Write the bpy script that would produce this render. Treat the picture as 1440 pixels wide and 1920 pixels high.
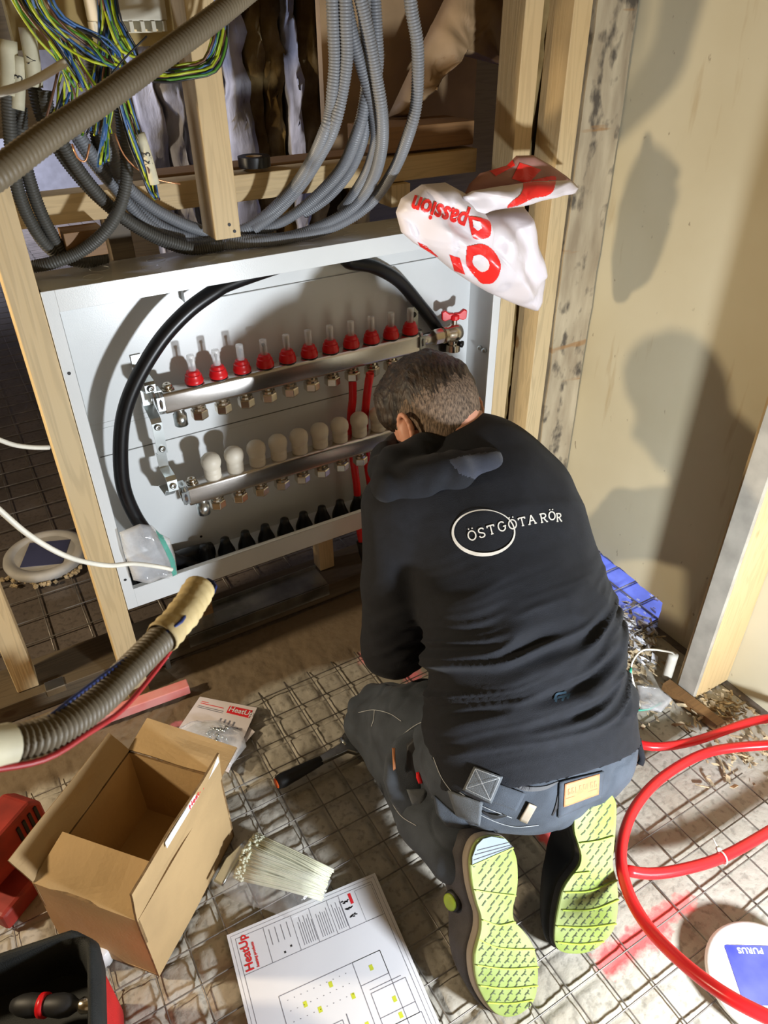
import bpy, bmesh, math, random
import numpy as np
from mathutils import Vector, Matrix
from mathutils.bvhtree import BVHTree
random.seed(7); RNG = np.random.default_rng(7)
for o in list(bpy.data.objects): bpy.data.objects.remove(o)
SC = bpy.context.scene; COL = SC.collection

# ------------------------------------------------------------------ camera, world, lights, exposure
CAM = np.array([0.0, -1.27, 1.30]); FPX = 1374.38
AX_R = np.array([0.8611445, -0.50829616, -0.00807264])
AX_F = np.array([0.41390093, 0.7102651, -0.56939398])
AX_U = np.array([0.29515448, 0.48698923, 0.82202514])
cam = bpy.data.cameras.new('camera'); camo = bpy.data.objects.new('camera', cam); COL.objects.link(camo)
M = Matrix.Identity(4)
for i in range(3):
    M[i][0] = AX_R[i]; M[i][1] = AX_U[i]; M[i][2] = -AX_F[i]; M[i][3] = CAM[i]
camo.matrix_world = M
cam.sensor_fit = 'VERTICAL'; cam.sensor_height = 36; cam.lens = FPX / 1920 * 36
cam.clip_start = 0.02; cam.dof.use_dof = True; cam.dof.focus_distance = 1.35; cam.dof.aperture_fstop = 11
SC.camera = camo
SC.view_settings.view_transform = 'Standard'; SC.view_settings.look = 'None'
SC.view_settings.gamma = 1; SC.view_settings.exposure = 0.06
w = bpy.data.worlds.new('world'); SC.world = w; w.use_nodes = True
w.node_tree.nodes['Background'].inputs[0].default_value = (1.0, 0.74, 0.46, 1)
w.node_tree.nodes['Background'].inputs[1].default_value = 0.27

def area(name, loc, to, size, power, col, shape='DISK', spread=None):
    l = bpy.data.lights.new(name, 'AREA'); l.shape = shape; l.size = size; l.energy = power; l.color = col
    if spread: l.spread = spread
    o = bpy.data.objects.new(name, l); COL.objects.link(o); o.location = loc
    o.rotation_euler = (Vector(to) - Vector(loc)).to_track_quat('-Z', 'Y').to_euler(); return o
area('work_lamp_light', (0.68, -1.52, 0.42), (0.72, 0.0, 0.50), 0.10, 24.0, (0.88, 0.94, 1.0))
area('left_lamp_light', (-1.0, 0.0, 0.945), (0.9, -0.3, 0.70), 0.10, 19.0, (1.0, 0.81, 0.55))
area('back_room_light', (-0.35, 0.42, 1.75), (0.62, 0.62, 1.05), 0.25, 4.0, (0.66, 0.74, 1.0), spread=math.radians(70))
area('far_room_light', (0.3, 4.9, 2.3), (0.3, 5.0, 0), 1.0, 45.0, (0.76, 0.80, 1.0), spread=math.radians(90))
area('right_room_light', (1.75, -0.25, 0.9), (1.5, -0.3, 0), 0.4, 9.0, (0.5, 0.6, 1.0))

# ------------------------------------------------------------------ pixel helpers (find the place in the room of something seen in the photograph)
def ray(px, py):
    r = AX_R * (px - 720) - AX_U * (py - 960) + AX_F * FPX
    return r / FPX
def on(axis, val, px, py):
    i = 'xyz'.index(axis); r = ray(px, py); return CAM + r * ((val - CAM[i]) / r[i])
def Y(px, py, y): return on('y', y, px, py)
def Z(px, py, z=0.0): return on('z', z, px, py)
def DP(px, py, d): return CAM + ray(px, py) * d

# ------------------------------------------------------------------ materials
def nt(name):
    m = bpy.data.materials.new(name); m.use_nodes = True
    t = m.node_tree; b = t.nodes['Principled BSDF']; return m, t, b
def node(t, kind, **kw):
    n = t.nodes.new(kind)
    for k, v in kw.items():
        if k in n.inputs: n.inputs[k].default_value = v
        else: setattr(n, k, v)
    return n
def coords(t, scale=(1, 1, 1), kind='Object'):
    c = node(t, 'ShaderNodeTexCoord'); mp = node(t, 'ShaderNodeMapping'); mp.inputs['Scale'].default_value = scale
    t.links.new(c.outputs[kind], mp.inputs[0]); return mp.outputs[0]
def mixrgb(t, fac, a, b, mode='MIX'):
    n = t.nodes.new('ShaderNodeMix'); n.data_type = 'RGBA'; n.blend_type = mode
    for s, v in ((n.inputs[0], fac), (n.inputs[6], a), (n.inputs[7], b)):
        if isinstance(v, (int, float)): s.default_value = v
        elif isinstance(v, tuple): s.default_value = (*v[:3], 1)
        else: t.links.new(v, s)
    return n.outputs[2]
def ramp(t, fac, stops):
    r = t.nodes.new('ShaderNodeValToRGB'); t.links.new(fac, r.inputs[0]); e = r.color_ramp.elements
    while len(e) < len(stops): e.new(0.5)
    for x, (p, c) in zip(e, stops):
        x.position = p; x.color = (c, c, c, 1) if isinstance(c, (int, float)) else (*c, 1)
    return r.outputs[0]
def bump(t, b, h, strength, dist=0.002):
    n = node(t, 'ShaderNodeBump', Strength=strength, Distance=dist); t.links.new(h, n.inputs['Height'])
    t.links.new(n.outputs[0], b.inputs['Normal'])
def mk(name, col, rough=0.5, metal=0.0, var=0.12, vs=12.0, bs=0.0, bscale=300.0, col2=None, scale=(1, 1, 1), **kw):
    m, t, b = nt(name); co = coords(t, scale)
    n = node(t, 'ShaderNodeTexNoise', Scale=vs, Detail=5.0); t.links.new(co, n.inputs[0])
    a = tuple(c * (1 - var) for c in col); c2 = col2 or tuple(min(1, c * (1 + var)) for c in col)
    f = ramp(t, n.outputs[0], [(0.35, 0.0), (0.65, 1.0)])
    t.links.new(mixrgb(t, f, a, c2), b.inputs['Base Color'])
    b.inputs['Roughness'].default_value = rough; b.inputs['Metallic'].default_value = metal
    if bs:
        n2 = node(t, 'ShaderNodeTexNoise', Scale=bscale, Detail=3.0); t.links.new(co, n2.inputs[0]); bump(t, b, n2.outputs[0], bs)
    for k, v in kw.items(): b.inputs[k.replace('_', ' ')].default_value = v
    return m
def wood(name, col, axis='z', dark=0.72, rough=0.6, knots=True):
    m, t, b = nt(name); s = [9.0, 9.0, 9.0]; s['xyz'.index(axis)] = 0.55
    co = coords(t, tuple(s))
    n = node(t, 'ShaderNodeTexNoise', Scale=3.0, Detail=3.0, Distortion=0.6); t.links.new(co, n.inputs[0])
    wv = node(t, 'ShaderNodeMath', operation='MULTIPLY'); t.links.new(n.outputs[0], wv.inputs[0]); wv.inputs[1].default_value = 60
    sn = node(t, 'ShaderNodeMath', operation='SINE'); t.links.new(wv.outputs[0], sn.inputs[0])
    f = ramp(t, sn.outputs[0], [(0.0, 0.0), (1.0, 0.55)])
    n2 = node(t, 'ShaderNodeTexNoise', Scale=2.2, Detail=2.0); t.links.new(coords(t), n2.inputs[0])
    c = mixrgb(t, f, col, tuple(x * dark for x in col))
    c = mixrgb(t, ramp(t, n2.outputs[0], [(0.4, 0.0), (0.7, 0.5)]), c, (col[0] * 1.0, col[1] * 0.84, col[2] * 0.62))
    if knots:
        ks = [2.6, 2.6, 2.6]; ks['xyz'.index(axis)] = 1.3
        v = node(t, 'ShaderNodeTexVoronoi', Scale=3.2); t.links.new(coords(t, tuple(ks)), v.inputs[0])
        c = mixrgb(t, ramp(t, v.outputs['Distance'], [(0.05, 0.85), (0.085, 0.0)]), c, (col[0] * .55, col[1] * .36, col[2] * .2))
    t.links.new(c, b.inputs['Base Color']); b.inputs['Roughness'].default_value = rough
    bump(t, b, sn.outputs[0], 0.12, 0.0006); return m
def clear(name, col=(1, 1, 1), rough=0.15, alpha=0.3, trans=0.0):
    m, t, b = nt(name); b.inputs['Base Color'].default_value = (*col, 1); b.inputs['Roughness'].default_value = rough
    n = node(t, 'ShaderNodeTexNoise', Scale=18.0, Detail=4.0); t.links.new(coords(t), n.inputs[0])
    bump(t, b, n.outputs[0], 0.6, 0.01)
    t.links.new(ramp(t, n.outputs[0], [(0.3, alpha * 0.6), (0.7, min(1, alpha * 1.5))]), b.inputs['Alpha'])
    b.inputs['Specular IOR Level'].default_value = 0.9; return m

MT = {}
MT['pine'] = wood('pine', (0.62, 0.48, 0.27)); MT['pine_x'] = wood('pine_lengthwise', (0.56, 0.42, 0.22), 'x')
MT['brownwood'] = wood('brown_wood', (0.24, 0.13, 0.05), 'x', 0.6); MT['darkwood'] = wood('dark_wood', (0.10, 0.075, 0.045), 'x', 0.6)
MT['white'] = mk('white_enamel', (0.72, 0.74, 0.74), 0.28, 0, 0.02, bs=0.05, bscale=500)
MT['white_groove'] = mk('seam_grey', (0.16, 0.16, 0.15), 0.6)
MT['steel'] = mk('brushed_stainless', (0.60, 0.57, 0.54), 0.27, 1.0, 0.08, 60, 0.06, 200, scale=(1, 30, 30))
MT['zinc'] = mk('zinc_plated', (0.62, 0.66, 0.66), 0.28, 1.0, 0.12, 20)
MT['nickel'] = mk('nickel', (0.66, 0.60, 0.50), 0.22, 1.0, 0.1, 30)
MT['sill_steel'] = mk('sill_steel', (0.30, 0.31, 0.30), 0.32, 0.9, 0.35, 14, 0.2, 60)
MT['red_cap'] = mk('red_cap', (0.72, 0.01, 0.015), 0.35, 0, 0.06)
MT['red_pipe'] = mk('red_pipe', (0.86, 0.018, 0.022), 0.27, 0, 0.05, Subsurface_Weight=0.0)
MT['ivory'] = mk('ivory_plastic', (0.74, 0.68, 0.56), 0.5, 0, 0.05)
MT['glass'] = clear('clear_tube', (1, 1, 1), 0.05, 0.42)
MT['black_rubber'] = mk('black_rubber', (0.008, 0.008, 0.009), 0.38, 0, 0.2, 30)
MT['black_hose'] = mk('black_hose', (0.006, 0.006, 0.007), 0.33, 0, 0.2, 30)
MT['grey_conduit'] = mk('grey_conduit', (0.20, 0.21, 0.23), 0.42, 0, 0.1, 6)
MT['dark_conduit'] = mk('dark_conduit', (0.075, 0.073, 0.065), 0.5, 0, 0.15, 6)
MT['taupe_conduit'] = mk('taupe_conduit', (0.16, 0.13, 0.085), 0.5, 0, 0.12, 6)
MT['tape'] = mk('masking_tape', (0.56, 0.44, 0.22), 0.7, 0, 0.1, 40, 0.4, 90)
MT['cream_tape'] = mk('cream_sleeve', (0.62, 0.58, 0.42), 0.6, 0, 0.1, 30)
MT['ink'] = mk('ink', (0.015, 0.015, 0.018), 0.6); MT['red_ink'] = mk('red_ink', (0.75, 0.02, 0.03), 0.55, 0, 0.03)
MT['grey_ink'] = mk('grey_ink', (0.20, 0.20, 0.24), 0.7); MT['yellow_ink'] = mk('yellow_ink', (0.62, 0.68, 0.05), 0.6)
MT['paper'] = mk('paper', (0.80, 0.81, 0.86), 0.7, 0, 0.02); MT['paper_pink'] = mk('leaflet_paper', (0.78, 0.72, 0.74), 0.5, 0, 0.04)
MT['card'] = mk('cardboard', (0.47, 0.32, 0.155), 0.8, 0, 0.10, 7, 0.25, 160); MT['card_dark'] = mk('cardboard_edge', (0.20, 0.12, 0.05), 0.9, 0, 0.3, 80)
MT['fabric_black'] = mk('black_cotton', (0.0068, 0.0078, 0.0115), 0.78, 0, 0.15, 60, 0.5, 900, Sheen_Weight=0.05, Specular_IOR_Level=0.25)
MT['hood_lit'] = mk('lit_hood_cotton', (0.022, 0.026, 0.042), 0.85, 0, 0.2, 40, 0.4, 700, Sheen_Weight=0.2)  # black cotton with the work lamp's bluish light put into its colour
MT['denim'] = mk('grey_workwear', (0.052, 0.062, 0.078), 0.85, 0, 0.3, 14, 0.5, 800, Sheen_Weight=0.05, Specular_IOR_Level=0.25)
MT['denim_light'] = mk('faded_workwear', (0.10, 0.112, 0.125), 0.85, 0, 0.25, 14, 0.5, 800)
MT['thread'] = mk('pale_thread', (0.42, 0.44, 0.46), 0.8)
MT['leather'] = mk('tan_leather', (0.50, 0.20, 0.085), 0.6, 0, 0.1, 60)
MT['leather_dark'] = mk('tan_leather_pressed', (0.40, 0.15, 0.07), 0.7)
MT['print'] = mk('cream_print', (0.66, 0.63, 0.57), 0.7); MT['teal'] = mk('teal_print', (0.015, 0.045, 0.075), 0.8)
MT['skin'] = mk('skin', (0.62, 0.30, 0.20), 0.5, 0, 0.06, 20, Subsurface_Weight=0.12)
MT['skin'].node_tree.nodes['Principled BSDF'].inputs['Subsurface Radius'].default_value = (0.02, 0.006, 0.003)
MT['hair'] = mk('dark_brown_hair', (0.020, 0.0105, 0.0055), 0.55, 0, 0.6, 9, 0.9, 16, scale=(22, 9, 3), col2=(0.05, 0.03, 0.017))
MT['stubble'] = mk('clipped_hair', (0.10, 0.065, 0.042), 0.8, 0, 0.5, 14, 0.5, 30, scale=(30, 20, 5), col2=(0.22, 0.15, 0.10))
MT['lime'] = mk('lime_rubber', (0.22, 0.295, 0.045), 0.6, 0, 0.08, 14, col2=(0.27, 0.315, 0.115))
MT['lime_bright'] = mk('lime_rib', (0.30, 0.42, 0.03), 0.5); MT['lime_dark'] = mk('tread_recess', (0.06, 0.08, 0.03), 0.7)
MT['shoe'] = mk('shoe_textile', (0.045, 0.040, 0.042), 0.7, 0, 0.2, 40, 0.4, 500); MT['shoe_black'] = mk('shoe_black', (0.012, 0.012, 0.013), 0.6)
MT['midsole'] = mk('taupe_midsole', (0.30, 0.25, 0.19), 0.6); MT['heel_grey'] = mk('blue_grey_rubber', (0.14, 0.18, 0.22), 0.5)
MT['bag_white'] = mk('carrier_bag_film', (0.80, 0.74, 0.77), 0.42, 0, 0.03, 8, 0.35, 14)
MT['bag_red'] = mk('carrier_bag_red', (0.88, 0.03, 0.025), 0.32, 0, 0.03)
MT['bag_in'] = mk('carrier_bag_inside', (0.40, 0.20, 0.17), 0.5, 0, 0.2, 9)
MT['poly'] = clear('clear_polythene', (0.86, 0.88, 0.92), 0.12, 0.33); MT['poly_thin'] = clear('thin_polythene', (0.9, 0.9, 0.9), 0.12, 0.14); MT['zipgreen'] = mk('green_zip', (0.12, 0.42, 0.33), 0.4)
MT['zip_tie'] = mk('nylon', (0.66, 0.66, 0.50), 0.4, 0, 0.1, 30)
MT['blk_nylon'] = mk('black_nylon', (0.010, 0.012, 0.012), 0.75, 0, 0.3, 20, 0.5, 700); MT['red_nylon'] = mk('red_nylon', (0.62, 0.012, 0.012), 0.7, 0, 0.1, 20, 0.5, 700)
MT['tool_red'] = mk('tool_red', (0.30, 0.028, 0.018), 0.55, 0, 0.25, 20); MT['tool_black'] = mk('tool_black', (0.013, 0.013, 0.014), 0.55, 0, 0.2, 30)
MT['chrome'] = mk('dark_chrome', (0.32, 0.32, 0.31), 0.28, 1.0, 0.2, 40); MT['orange'] = mk('orange_plug', (0.85, 0.13, 0.015), 0.5)
MT['wire_mesh'] = mk('mesh_steel', (0.22, 0.20, 0.18), 0.45, 0.6, 0.3, 20)
MT['cable_white'] = mk('white_cable', (0.72, 0.69, 0.60), 0.45); MT['cable_blue'] = mk('blue_cable', (0.012, 0.03, 0.16), 0.45)
MT['cable_red'] = mk('red_cable', (0.38, 0.008, 0.014), 0.45)
MT['w_yg'] = mk('yellow_green_wire', (0.38, 0.46, 0.02), 0.4, 0, 0.3, 60); MT['w_g'] = mk('green_wire', (0.07, 0.22, 0.02), 0.4)
MT['w_b'] = mk('blue_wire', (0.03, 0.10, 0.28), 0.4); MT['w_br'] = mk('brown_wire', (0.12, 0.05, 0.025), 0.4); MT['w_k'] = mk('black_wire', (0.012, 0.012, 0.016), 0.4)
MT['w_cu'] = mk('copper', (0.55, 0.25, 0.12), 0.3, 0.6)
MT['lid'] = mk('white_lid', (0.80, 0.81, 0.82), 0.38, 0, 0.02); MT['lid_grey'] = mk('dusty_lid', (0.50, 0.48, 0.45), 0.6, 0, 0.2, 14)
MT['label_blue'] = mk('blue_label', (0.03, 0.04, 0.50), 0.5, 0, 0.1, 16, col2=(0.09, 0.10, 0.62)); MT['label_navy'] = mk('faded_blue_label', (0.05, 0.055, 0.12), 0.6, 0, 0.2, 16)
MT['pink_wood'] = mk('pink_painted_batten', (0.85, 0.13, 0.10), 0.6, 0, 0.15, 12, col2=(0.75, 0.30, 0.27))
MT['kraft'] = mk('kraft_paper', (0.34, 0.22, 0.11), 0.65, 0, 0.25, 6, 0.5, 14); MT['jbox'] = mk('junction_white', (0.66, 0.62, 0.50), 0.5)
MT['plyboard'] = mk('glossy_board', (0.36, 0.26, 0.10), 0.3, 0, 0.25, 7); MT['wool'] = mk('mineral_wool', (0.19, 0.12, 0.045), 0.95, 0, 0.4, 12, 1.0, 60, col2=(0.30, 0.22, 0.10), Specular_IOR_Level=0.0)
MT['wool_white'] = mk('wool_facing', (0.36, 0.36, 0.42), 0.9, 0, 0.45, 9, 1.0, 40, col2=(0.58, 0.58, 0.64), scale=(2, 2, 0.6), Specular_IOR_Level=0.0)
MT['gravel'] = mk('debris', (0.46, 0.36, 0.22), 0.9, 0, 0.5, 60)

# ------------------------------------------------------------------ mesh helpers
def link(name, verts, faces, mat, parent=None, smooth=False, mats=None, fm=None):
    me = bpy.data.meshes.new(name); me.from_pydata([tuple(map(float, v)) for v in verts], [], [tuple(map(int, f)) for f in faces])
    for x in (mats or [mat]): me.materials.append(MT[x] if isinstance(x, str) else x)
    if fm is not None: me.polygons.foreach_set('material_index', fm)
    if smooth: me.polygons.foreach_set('use_smooth', [True] * len(me.polygons))
    me.update(); o = bpy.data.objects.new(name, me); COL.objects.link(o)
    if parent is not None: setpar(o, parent)
    return o
def setpar(o, p):
    o.parent = p; o.matrix_parent_inverse = Matrix.Translation(-p.location) if p.type == 'EMPTY' else Matrix.Identity(4)
def tag(o, label=None, cat=None, group=None, kind=None):
    for k, v in (('label', label), ('category', cat), ('group', group), ('kind', kind)):
        if v: o[k] = v
    return o
def thing(name, loc, label, cat, group=None):
    o = bpy.data.objects.new(name, None); o.empty_display_size = 0.05; COL.objects.link(o); o.location = [float(v) for v in loc]
    return tag(o, label, cat, group)
class MB:
    def __init__(s): s.v = []; s.f = []; s.m = []; s.mi = 0
    def add(s, v, f):
        n = len(s.v); s.v += [tuple(map(float, p)) for p in v]; s.f += [tuple(int(i) + n for i in q) for q in f]; s.m += [s.mi] * len(f); return s
    def box(s, x0, x1, y0, y1, z0, z1):
        return s.add([(x0, y0, z0), (x1, y0, z0), (x1, y1, z0), (x0, y1, z0), (x0, y0, z1), (x1, y0, z1), (x1, y1, z1), (x0, y1, z1)],
                     [(3, 2, 1, 0), (4, 5, 6, 7), (0, 1, 5, 4), (1, 2, 6, 5), (2, 3, 7, 6), (3, 0, 4, 7)])
    def obox(s, c, u, v, n, a, b, d):   # oriented box: centre, axes, half sizes
        c, u, v, n = map(np.array, (c, u, v, n)); P = []
        for k in (-1, 1):
            for i, j in ((-1, -1), (1, -1), (1, 1), (-1, 1)): P.append(c + u * i * a + v * j * b + n * k * d)
        return s.add(P, [(3, 2, 1, 0), (4, 5, 6, 7), (0, 1, 5, 4), (1, 2, 6, 5), (2, 3, 7, 6), (3, 0, 4, 7)])
    def lathe(s, prof, c, ax=(0, 0, 1), seg=20, cap=True):  # prof: (radius, height)
        ax = np.array(ax, float); ax /= np.linalg.norm(ax); t = np.array([1, 0, 0]) if abs(ax[0]) < .8 else np.array([0, 1, 0])
        u = np.cross(ax, t); u /= np.linalg.norm(u); w_ = np.cross(ax, u); c = np.array(c, float); V = []; F = []
        for r, h in prof:
            for k in range(seg):
                a = 2 * math.pi * k / seg; V.append(c + ax * h + (u * math.cos(a) + w_ * math.sin(a)) * r)
        for i in range(len(prof) - 1):
            for k in range(seg):
                k2 = (k + 1) % seg; F.append((i * seg + k, i * seg + k2, (i + 1) * seg + k2, (i + 1) * seg + k))
        if cap: F.append(tuple(range(seg))[::-1]); F.append(tuple((len(prof) - 1) * seg + k for k in range(seg)))
        return s.add(V, F)
    def prism(s, pts, u, v, n, c, th):  # 2-D outline swept along n
        c, u, v, n = map(np.array, (c, u, v, n)); k = len(pts)
        V = [c + u * a + v * b for a, b in pts] + [c + u * a + v * b + n * th for a, b in pts]
        F = [tuple(range(k))[::-1], tuple(range(k, 2 * k))] + [(i, (i + 1) % k, k + (i + 1) % k, k + i) for i in range(k)]
        return s.add(V, F)
    def tube(s, pts, r, seg=10, closed=False, caps=True, rings=None):
        v, f = tube_geo(pts, r, seg, closed, caps); return s.add(v, f)
    def done(s, name, mat, parent=None, smooth=False, bevel=0, mats=None, autosmooth=True):
        o = link(name, s.v, s.f, mat, parent, smooth, mats, s.m if mats else None)
        if bevel:
            b = o.modifiers.new('bevel', 'BEVEL'); b.width = bevel; b.segments = 2; b.limit_method = 'ANGLE'
        return o
def spline(P, step=0.01):
    P = [np.array(p, float) for p in P]
    if len(P) == 2: n = max(2, int(np.linalg.norm(P[1] - P[0]) / step)); return [P[0] + (P[1] - P[0]) * t for t in np.linspace(0, 1, n)]
    Q = [2 * P[0] - P[1]] + P + [2 * P[-1] - P[-2]]; out = []
    for i in range(1, len(Q) - 2):
        a, b, c, d = Q[i - 1:i + 3]; n = max(2, int(np.linalg.norm(c - b) / step))
        for k in range(n):
            t = k / n; out.append(0.5 * (2 * b + (c - a) * t + (2 * a - 5 * b + 4 * c - d) * t * t + (3 * b - a - 3 * c + d) * t ** 3))
    out.append(P[-1]); return out
def tube_geo(pts, r, seg=10, closed=False, caps=True):
    P = np.array(pts, float); n = len(P); R = np.full(n, r) if np.isscalar(r) else np.array(r)
    T = np.gradient(P, axis=0); T /= np.linalg.norm(T, axis=1)[:, None] + 1e-12
    a = np.array([0, 0, 1.0]) if abs(T[0][2]) < .9 else np.array([1.0, 0, 0]); u = np.cross(T[0], a); u /= np.linalg.norm(u)
    ang = np.arange(seg) * 2 * math.pi / seg; ca, sa = np.cos(ang)[:, None], np.sin(ang)[:, None]; V = []
    for i in range(n):
        u = u - T[i] * u.dot(T[i]); u /= np.linalg.norm(u); w_ = np.cross(T[i], u); V.append(P[i] + (ca * u + sa * w_) * R[i])
    V = np.concatenate(V); F = []
    for i in range(n - 1):
        for k in range(seg): k2 = (k + 1) % seg; F.append((i * seg + k, i * seg + k2, (i + 1) * seg + k2, (i + 1) * seg + k))
    if caps: F.append(tuple(range(seg))[::-1]); F.append(tuple((n - 1) * seg + k for k in range(seg)))
    return V, F
def tube(name, P, r, mat, parent=None, seg=10, step=0.01):
    v, f = tube_geo(spline(P, step), r, seg); return link(name, v, f, mat, parent, True)
def conduit(name, P, r, mat, parent=None, pitch=0.0042, seg=12, depth=0.14):
    S = np.array(spline(P, 0.006)); L = np.concatenate([[0], np.cumsum(np.linalg.norm(np.diff(S, axis=0), axis=1))])
    n = int(L[-1] / pitch * 4); t = np.linspace(0, L[-1], n); Q = np.stack([np.interp(t, L, S[:, i]) for i in range(3)], 1)
    k = np.ones(5) / 5
    for i in range(3): Q[2:-2, i] = np.convolve(Q[:, i], k, 'valid')
    R = r * (1 - depth * np.array([0, 0.25, 1, 0.8])[np.arange(n) % 4])
    v, f = tube_geo(Q, R, seg); return link(name, v, f, mat, parent, True)
def puff(name, out, u, v, n, c, th, mat, parent=None, rings=14, crease=0.25, seed=1, sub=6, flat=False):
    """a soft closed shape filled out from its outline (metres in the u,v plane)"""
    rg = np.random.default_rng(seed); O = []
    out = [np.array(p, float) for p in out]
    for i in range(len(out)):
        a, b = out[i], out[(i + 1) % len(out)]
        for k in range(sub): O.append(a + (b - a) * k / sub)
    O = np.array(O); m = len(O); cen = O.mean(0); ph = rg.uniform(0, 6.28, 6); fr = rg.uniform(8, 34, (6, 2)); V = []; u, v, n, c = map(np.array, (u, v, n, c))
    def h(p, t): 
        s_ = sum(math.sin(p[0] * fr[i][0] * (1 + i) + p[1] * fr[i][1] * (1 + i) + ph[i]) / (1 + i * .6) for i in range(6)) / 3
        return th * (math.sqrt(max(0, 1 - t ** 2.2)) * (1 + crease * s_))
    F = []; V.append(c + u * cen[0] + v * cen[1] + n * h(cen, 0))
    for r_ in range(1, rings + 1):
        t = r_ / rings
        for p in O: q = cen + (p - cen) * t; V.append(c + u * q[0] + v * q[1] + n * h(q, t))
    nb = len(V); V.append(c + u * cen[0] + v * cen[1] - n * th * .5)
    for r_ in range(1, rings):
        t = r_ / rings
        for p in O: q = cen + (p - cen) * t; V.append(c + u * q[0] + v * q[1] - n * .5 * h(q, t))
    A = lambda r_, k: 0 if r_ == 0 else 1 + (r_ - 1) * m + k % m
    B = lambda r_, k: nb if r_ == 0 else (A(rings, k) if r_ == rings else nb + 1 + (r_ - 1) * m + k % m)
    for G, rev in ((A, 0), (B, 1)):
        for r_ in range(rings):
            for k in range(m):
                q = (G(0, 0), G(1, k), G(1, k + 1)) if r_ == 0 else (G(r_, k), G(r_ + 1, k), G(r_ + 1, k + 1), G(r_, k + 1))
                F.append(q[::-1] if rev else q)
    return link(name, V, F, mat, parent, True)
def text_geo(s, size, bold=0.0, spacing=1.0):
    c = bpy.data.curves.new('t', 'FONT'); c.body = s; c.size = size; c.offset = bold; c.space_character = spacing; c.resolution_u = 3
    o = bpy.data.objects.new('t', c); COL.objects.link(o); dg = bpy.context.evaluated_depsgraph_get()
    me = bpy.data.meshes.new_from_object(o.evaluated_get(dg)); V = [(v.co.x, v.co.y) for v in me.vertices]; F = [tuple(p.vertices) for p in me.polygons]
    bpy.data.objects.remove(o); bpy.data.curves.remove(c); bpy.data.meshes.remove(me); return V, F
def text(name, s, size, c, u, v, mat, parent=None, bold=0.0, lift=0.0006, spacing=1.0):
    V, F = text_geo(s, size, bold, spacing); c, u, v = map(np.array, (c, u, v)); n = np.cross(u, v)
    return link(name, [c + u * a + v * b + n * lift for a, b in V], F, mat, parent)
def unit(v): v = np.array(v, float); return v / np.linalg.norm(v)
def vnoise(x, y, s, seed=0):
    g = np.random.default_rng(seed).random((64, 64)); x = np.asarray(x) / s; y = np.asarray(y) / s
    xi = np.floor(x).astype(int); yi = np.floor(y).astype(int); fx = x - xi; fy = y - yi; fx = fx * fx * (3 - 2 * fx); fy = fy * fy * (3 - 2 * fy)
    G = lambda a, b: g[a % 64, b % 64]
    return (G(xi, yi) * (1 - fx) + G(xi + 1, yi) * fx) * (1 - fy) + (G(xi, yi + 1) * (1 - fx) + G(xi + 1, yi + 1) * fx) * fy

# ================================================================== SETTING
MX0, MY0, MP = 0.2, -0.34, 0.0625     # wire mesh origin and pitch
def floor_material(name, base, base2, paint=True, rough=0.85):
    m, t, b = nt(name); co = coords(t)
    n = node(t, 'ShaderNodeTexNoise', Scale=5.0, Detail=6.0); t.links.new(co, n.inputs[0])
    n2 = node(t, 'ShaderNodeTexNoise', Scale=90.0, Detail=4.0); t.links.new(co, n2.inputs[0])
    c = mixrgb(t, ramp(t, n.outputs[0], [(0.35, 0.0), (0.65, 1.0)]), base, base2)
    c = mixrgb(t, ramp(t, n2.outputs[0], [(0.33, 0.5), (0.47, 0.0)]), c, tuple(x * 0.42 for x in base))
    if paint:
        sx = node(t, 'ShaderNodeSeparateXYZ'); t.links.new(co, sx.inputs[0])
        def math_(op, a, b_=None, c_=None):
            q = node(t, 'ShaderNodeMath', operation=op)
            for i, val in enumerate((a, b_, c_)):
                if val is None: continue
                if isinstance(val, (int, float)): q.inputs[i].default_value = val
                else: t.links.new(val, q.inputs[i])
            return q.outputs[0]
        # brown trowelled screed strip along the wall
        e = math_('ADD', sx.outputs[1], math_('MULTIPLY', n.outputs[0], 0.10))
        c = mixrgb(t, ramp(t, math_('ADD', e, 0.5), [(0.41, 0.0), (0.43, 0.9)]), c, (0.155, 0.105, 0.055))
        for (ax, ay, bx, by, w_, col) in ((0.600, -0.960, 0.720, -0.960, 0.026, (0.95, 0.10, 0.10)), (0.735, -0.955, 0.79, -0.958, 0.02, (0.95, 0.13, 0.12)),
                                          (0.60, -0.16, 0.66, -0.26, 0.03, (0.95, 0.25, 0.3)), (0.66, -0.72, 0.665, -0.80, 0.02, (0.9, 0.1, 0.1)), (0.13, -0.12, 0.17, -0.13, 0.012, (0.6, 0.2, 0.25))):
            L2 = (bx - ax) ** 2 + (by - ay) ** 2
            h = math_('DIVIDE', math_('ADD', math_('MULTIPLY', math_('SUBTRACT', sx.outputs[0], ax), bx - ax), math_('MULTIPLY', math_('SUBTRACT', sx.outputs[1], ay), by - ay)), L2)
            h = math_('MINIMUM', math_('MAXIMUM', h, 0.0), 1.0)
            dx = math_('SUBTRACT', sx.outputs[0], math_('ADD', math_('MULTIPLY', h, bx - ax), ax)); dy = math_('SUBTRACT', sx.outputs[1], math_('ADD', math_('MULTIPLY', h, by - ay), ay))
            d = math_('SQRT', math_('ADD', math_('MULTIPLY', dx, dx), math_('MULTIPLY', dy, dy)))
            d = math_('ADD', math_('DIVIDE', d, w_), math_('MULTIPLY', math_('SUBTRACT', n2.outputs[0], 0.5), 1.3))
            c = mixrgb(t, ramp(t, d, [(0.45, 0.9), (1.0, 0.0)]), c, col)
    t.links.new(c, b.inputs['Base Color']); b.inputs['Roughness'].default_value = rough
    bump(t, b, n2.outputs[0], 0.5, 0.003); return m
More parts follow.
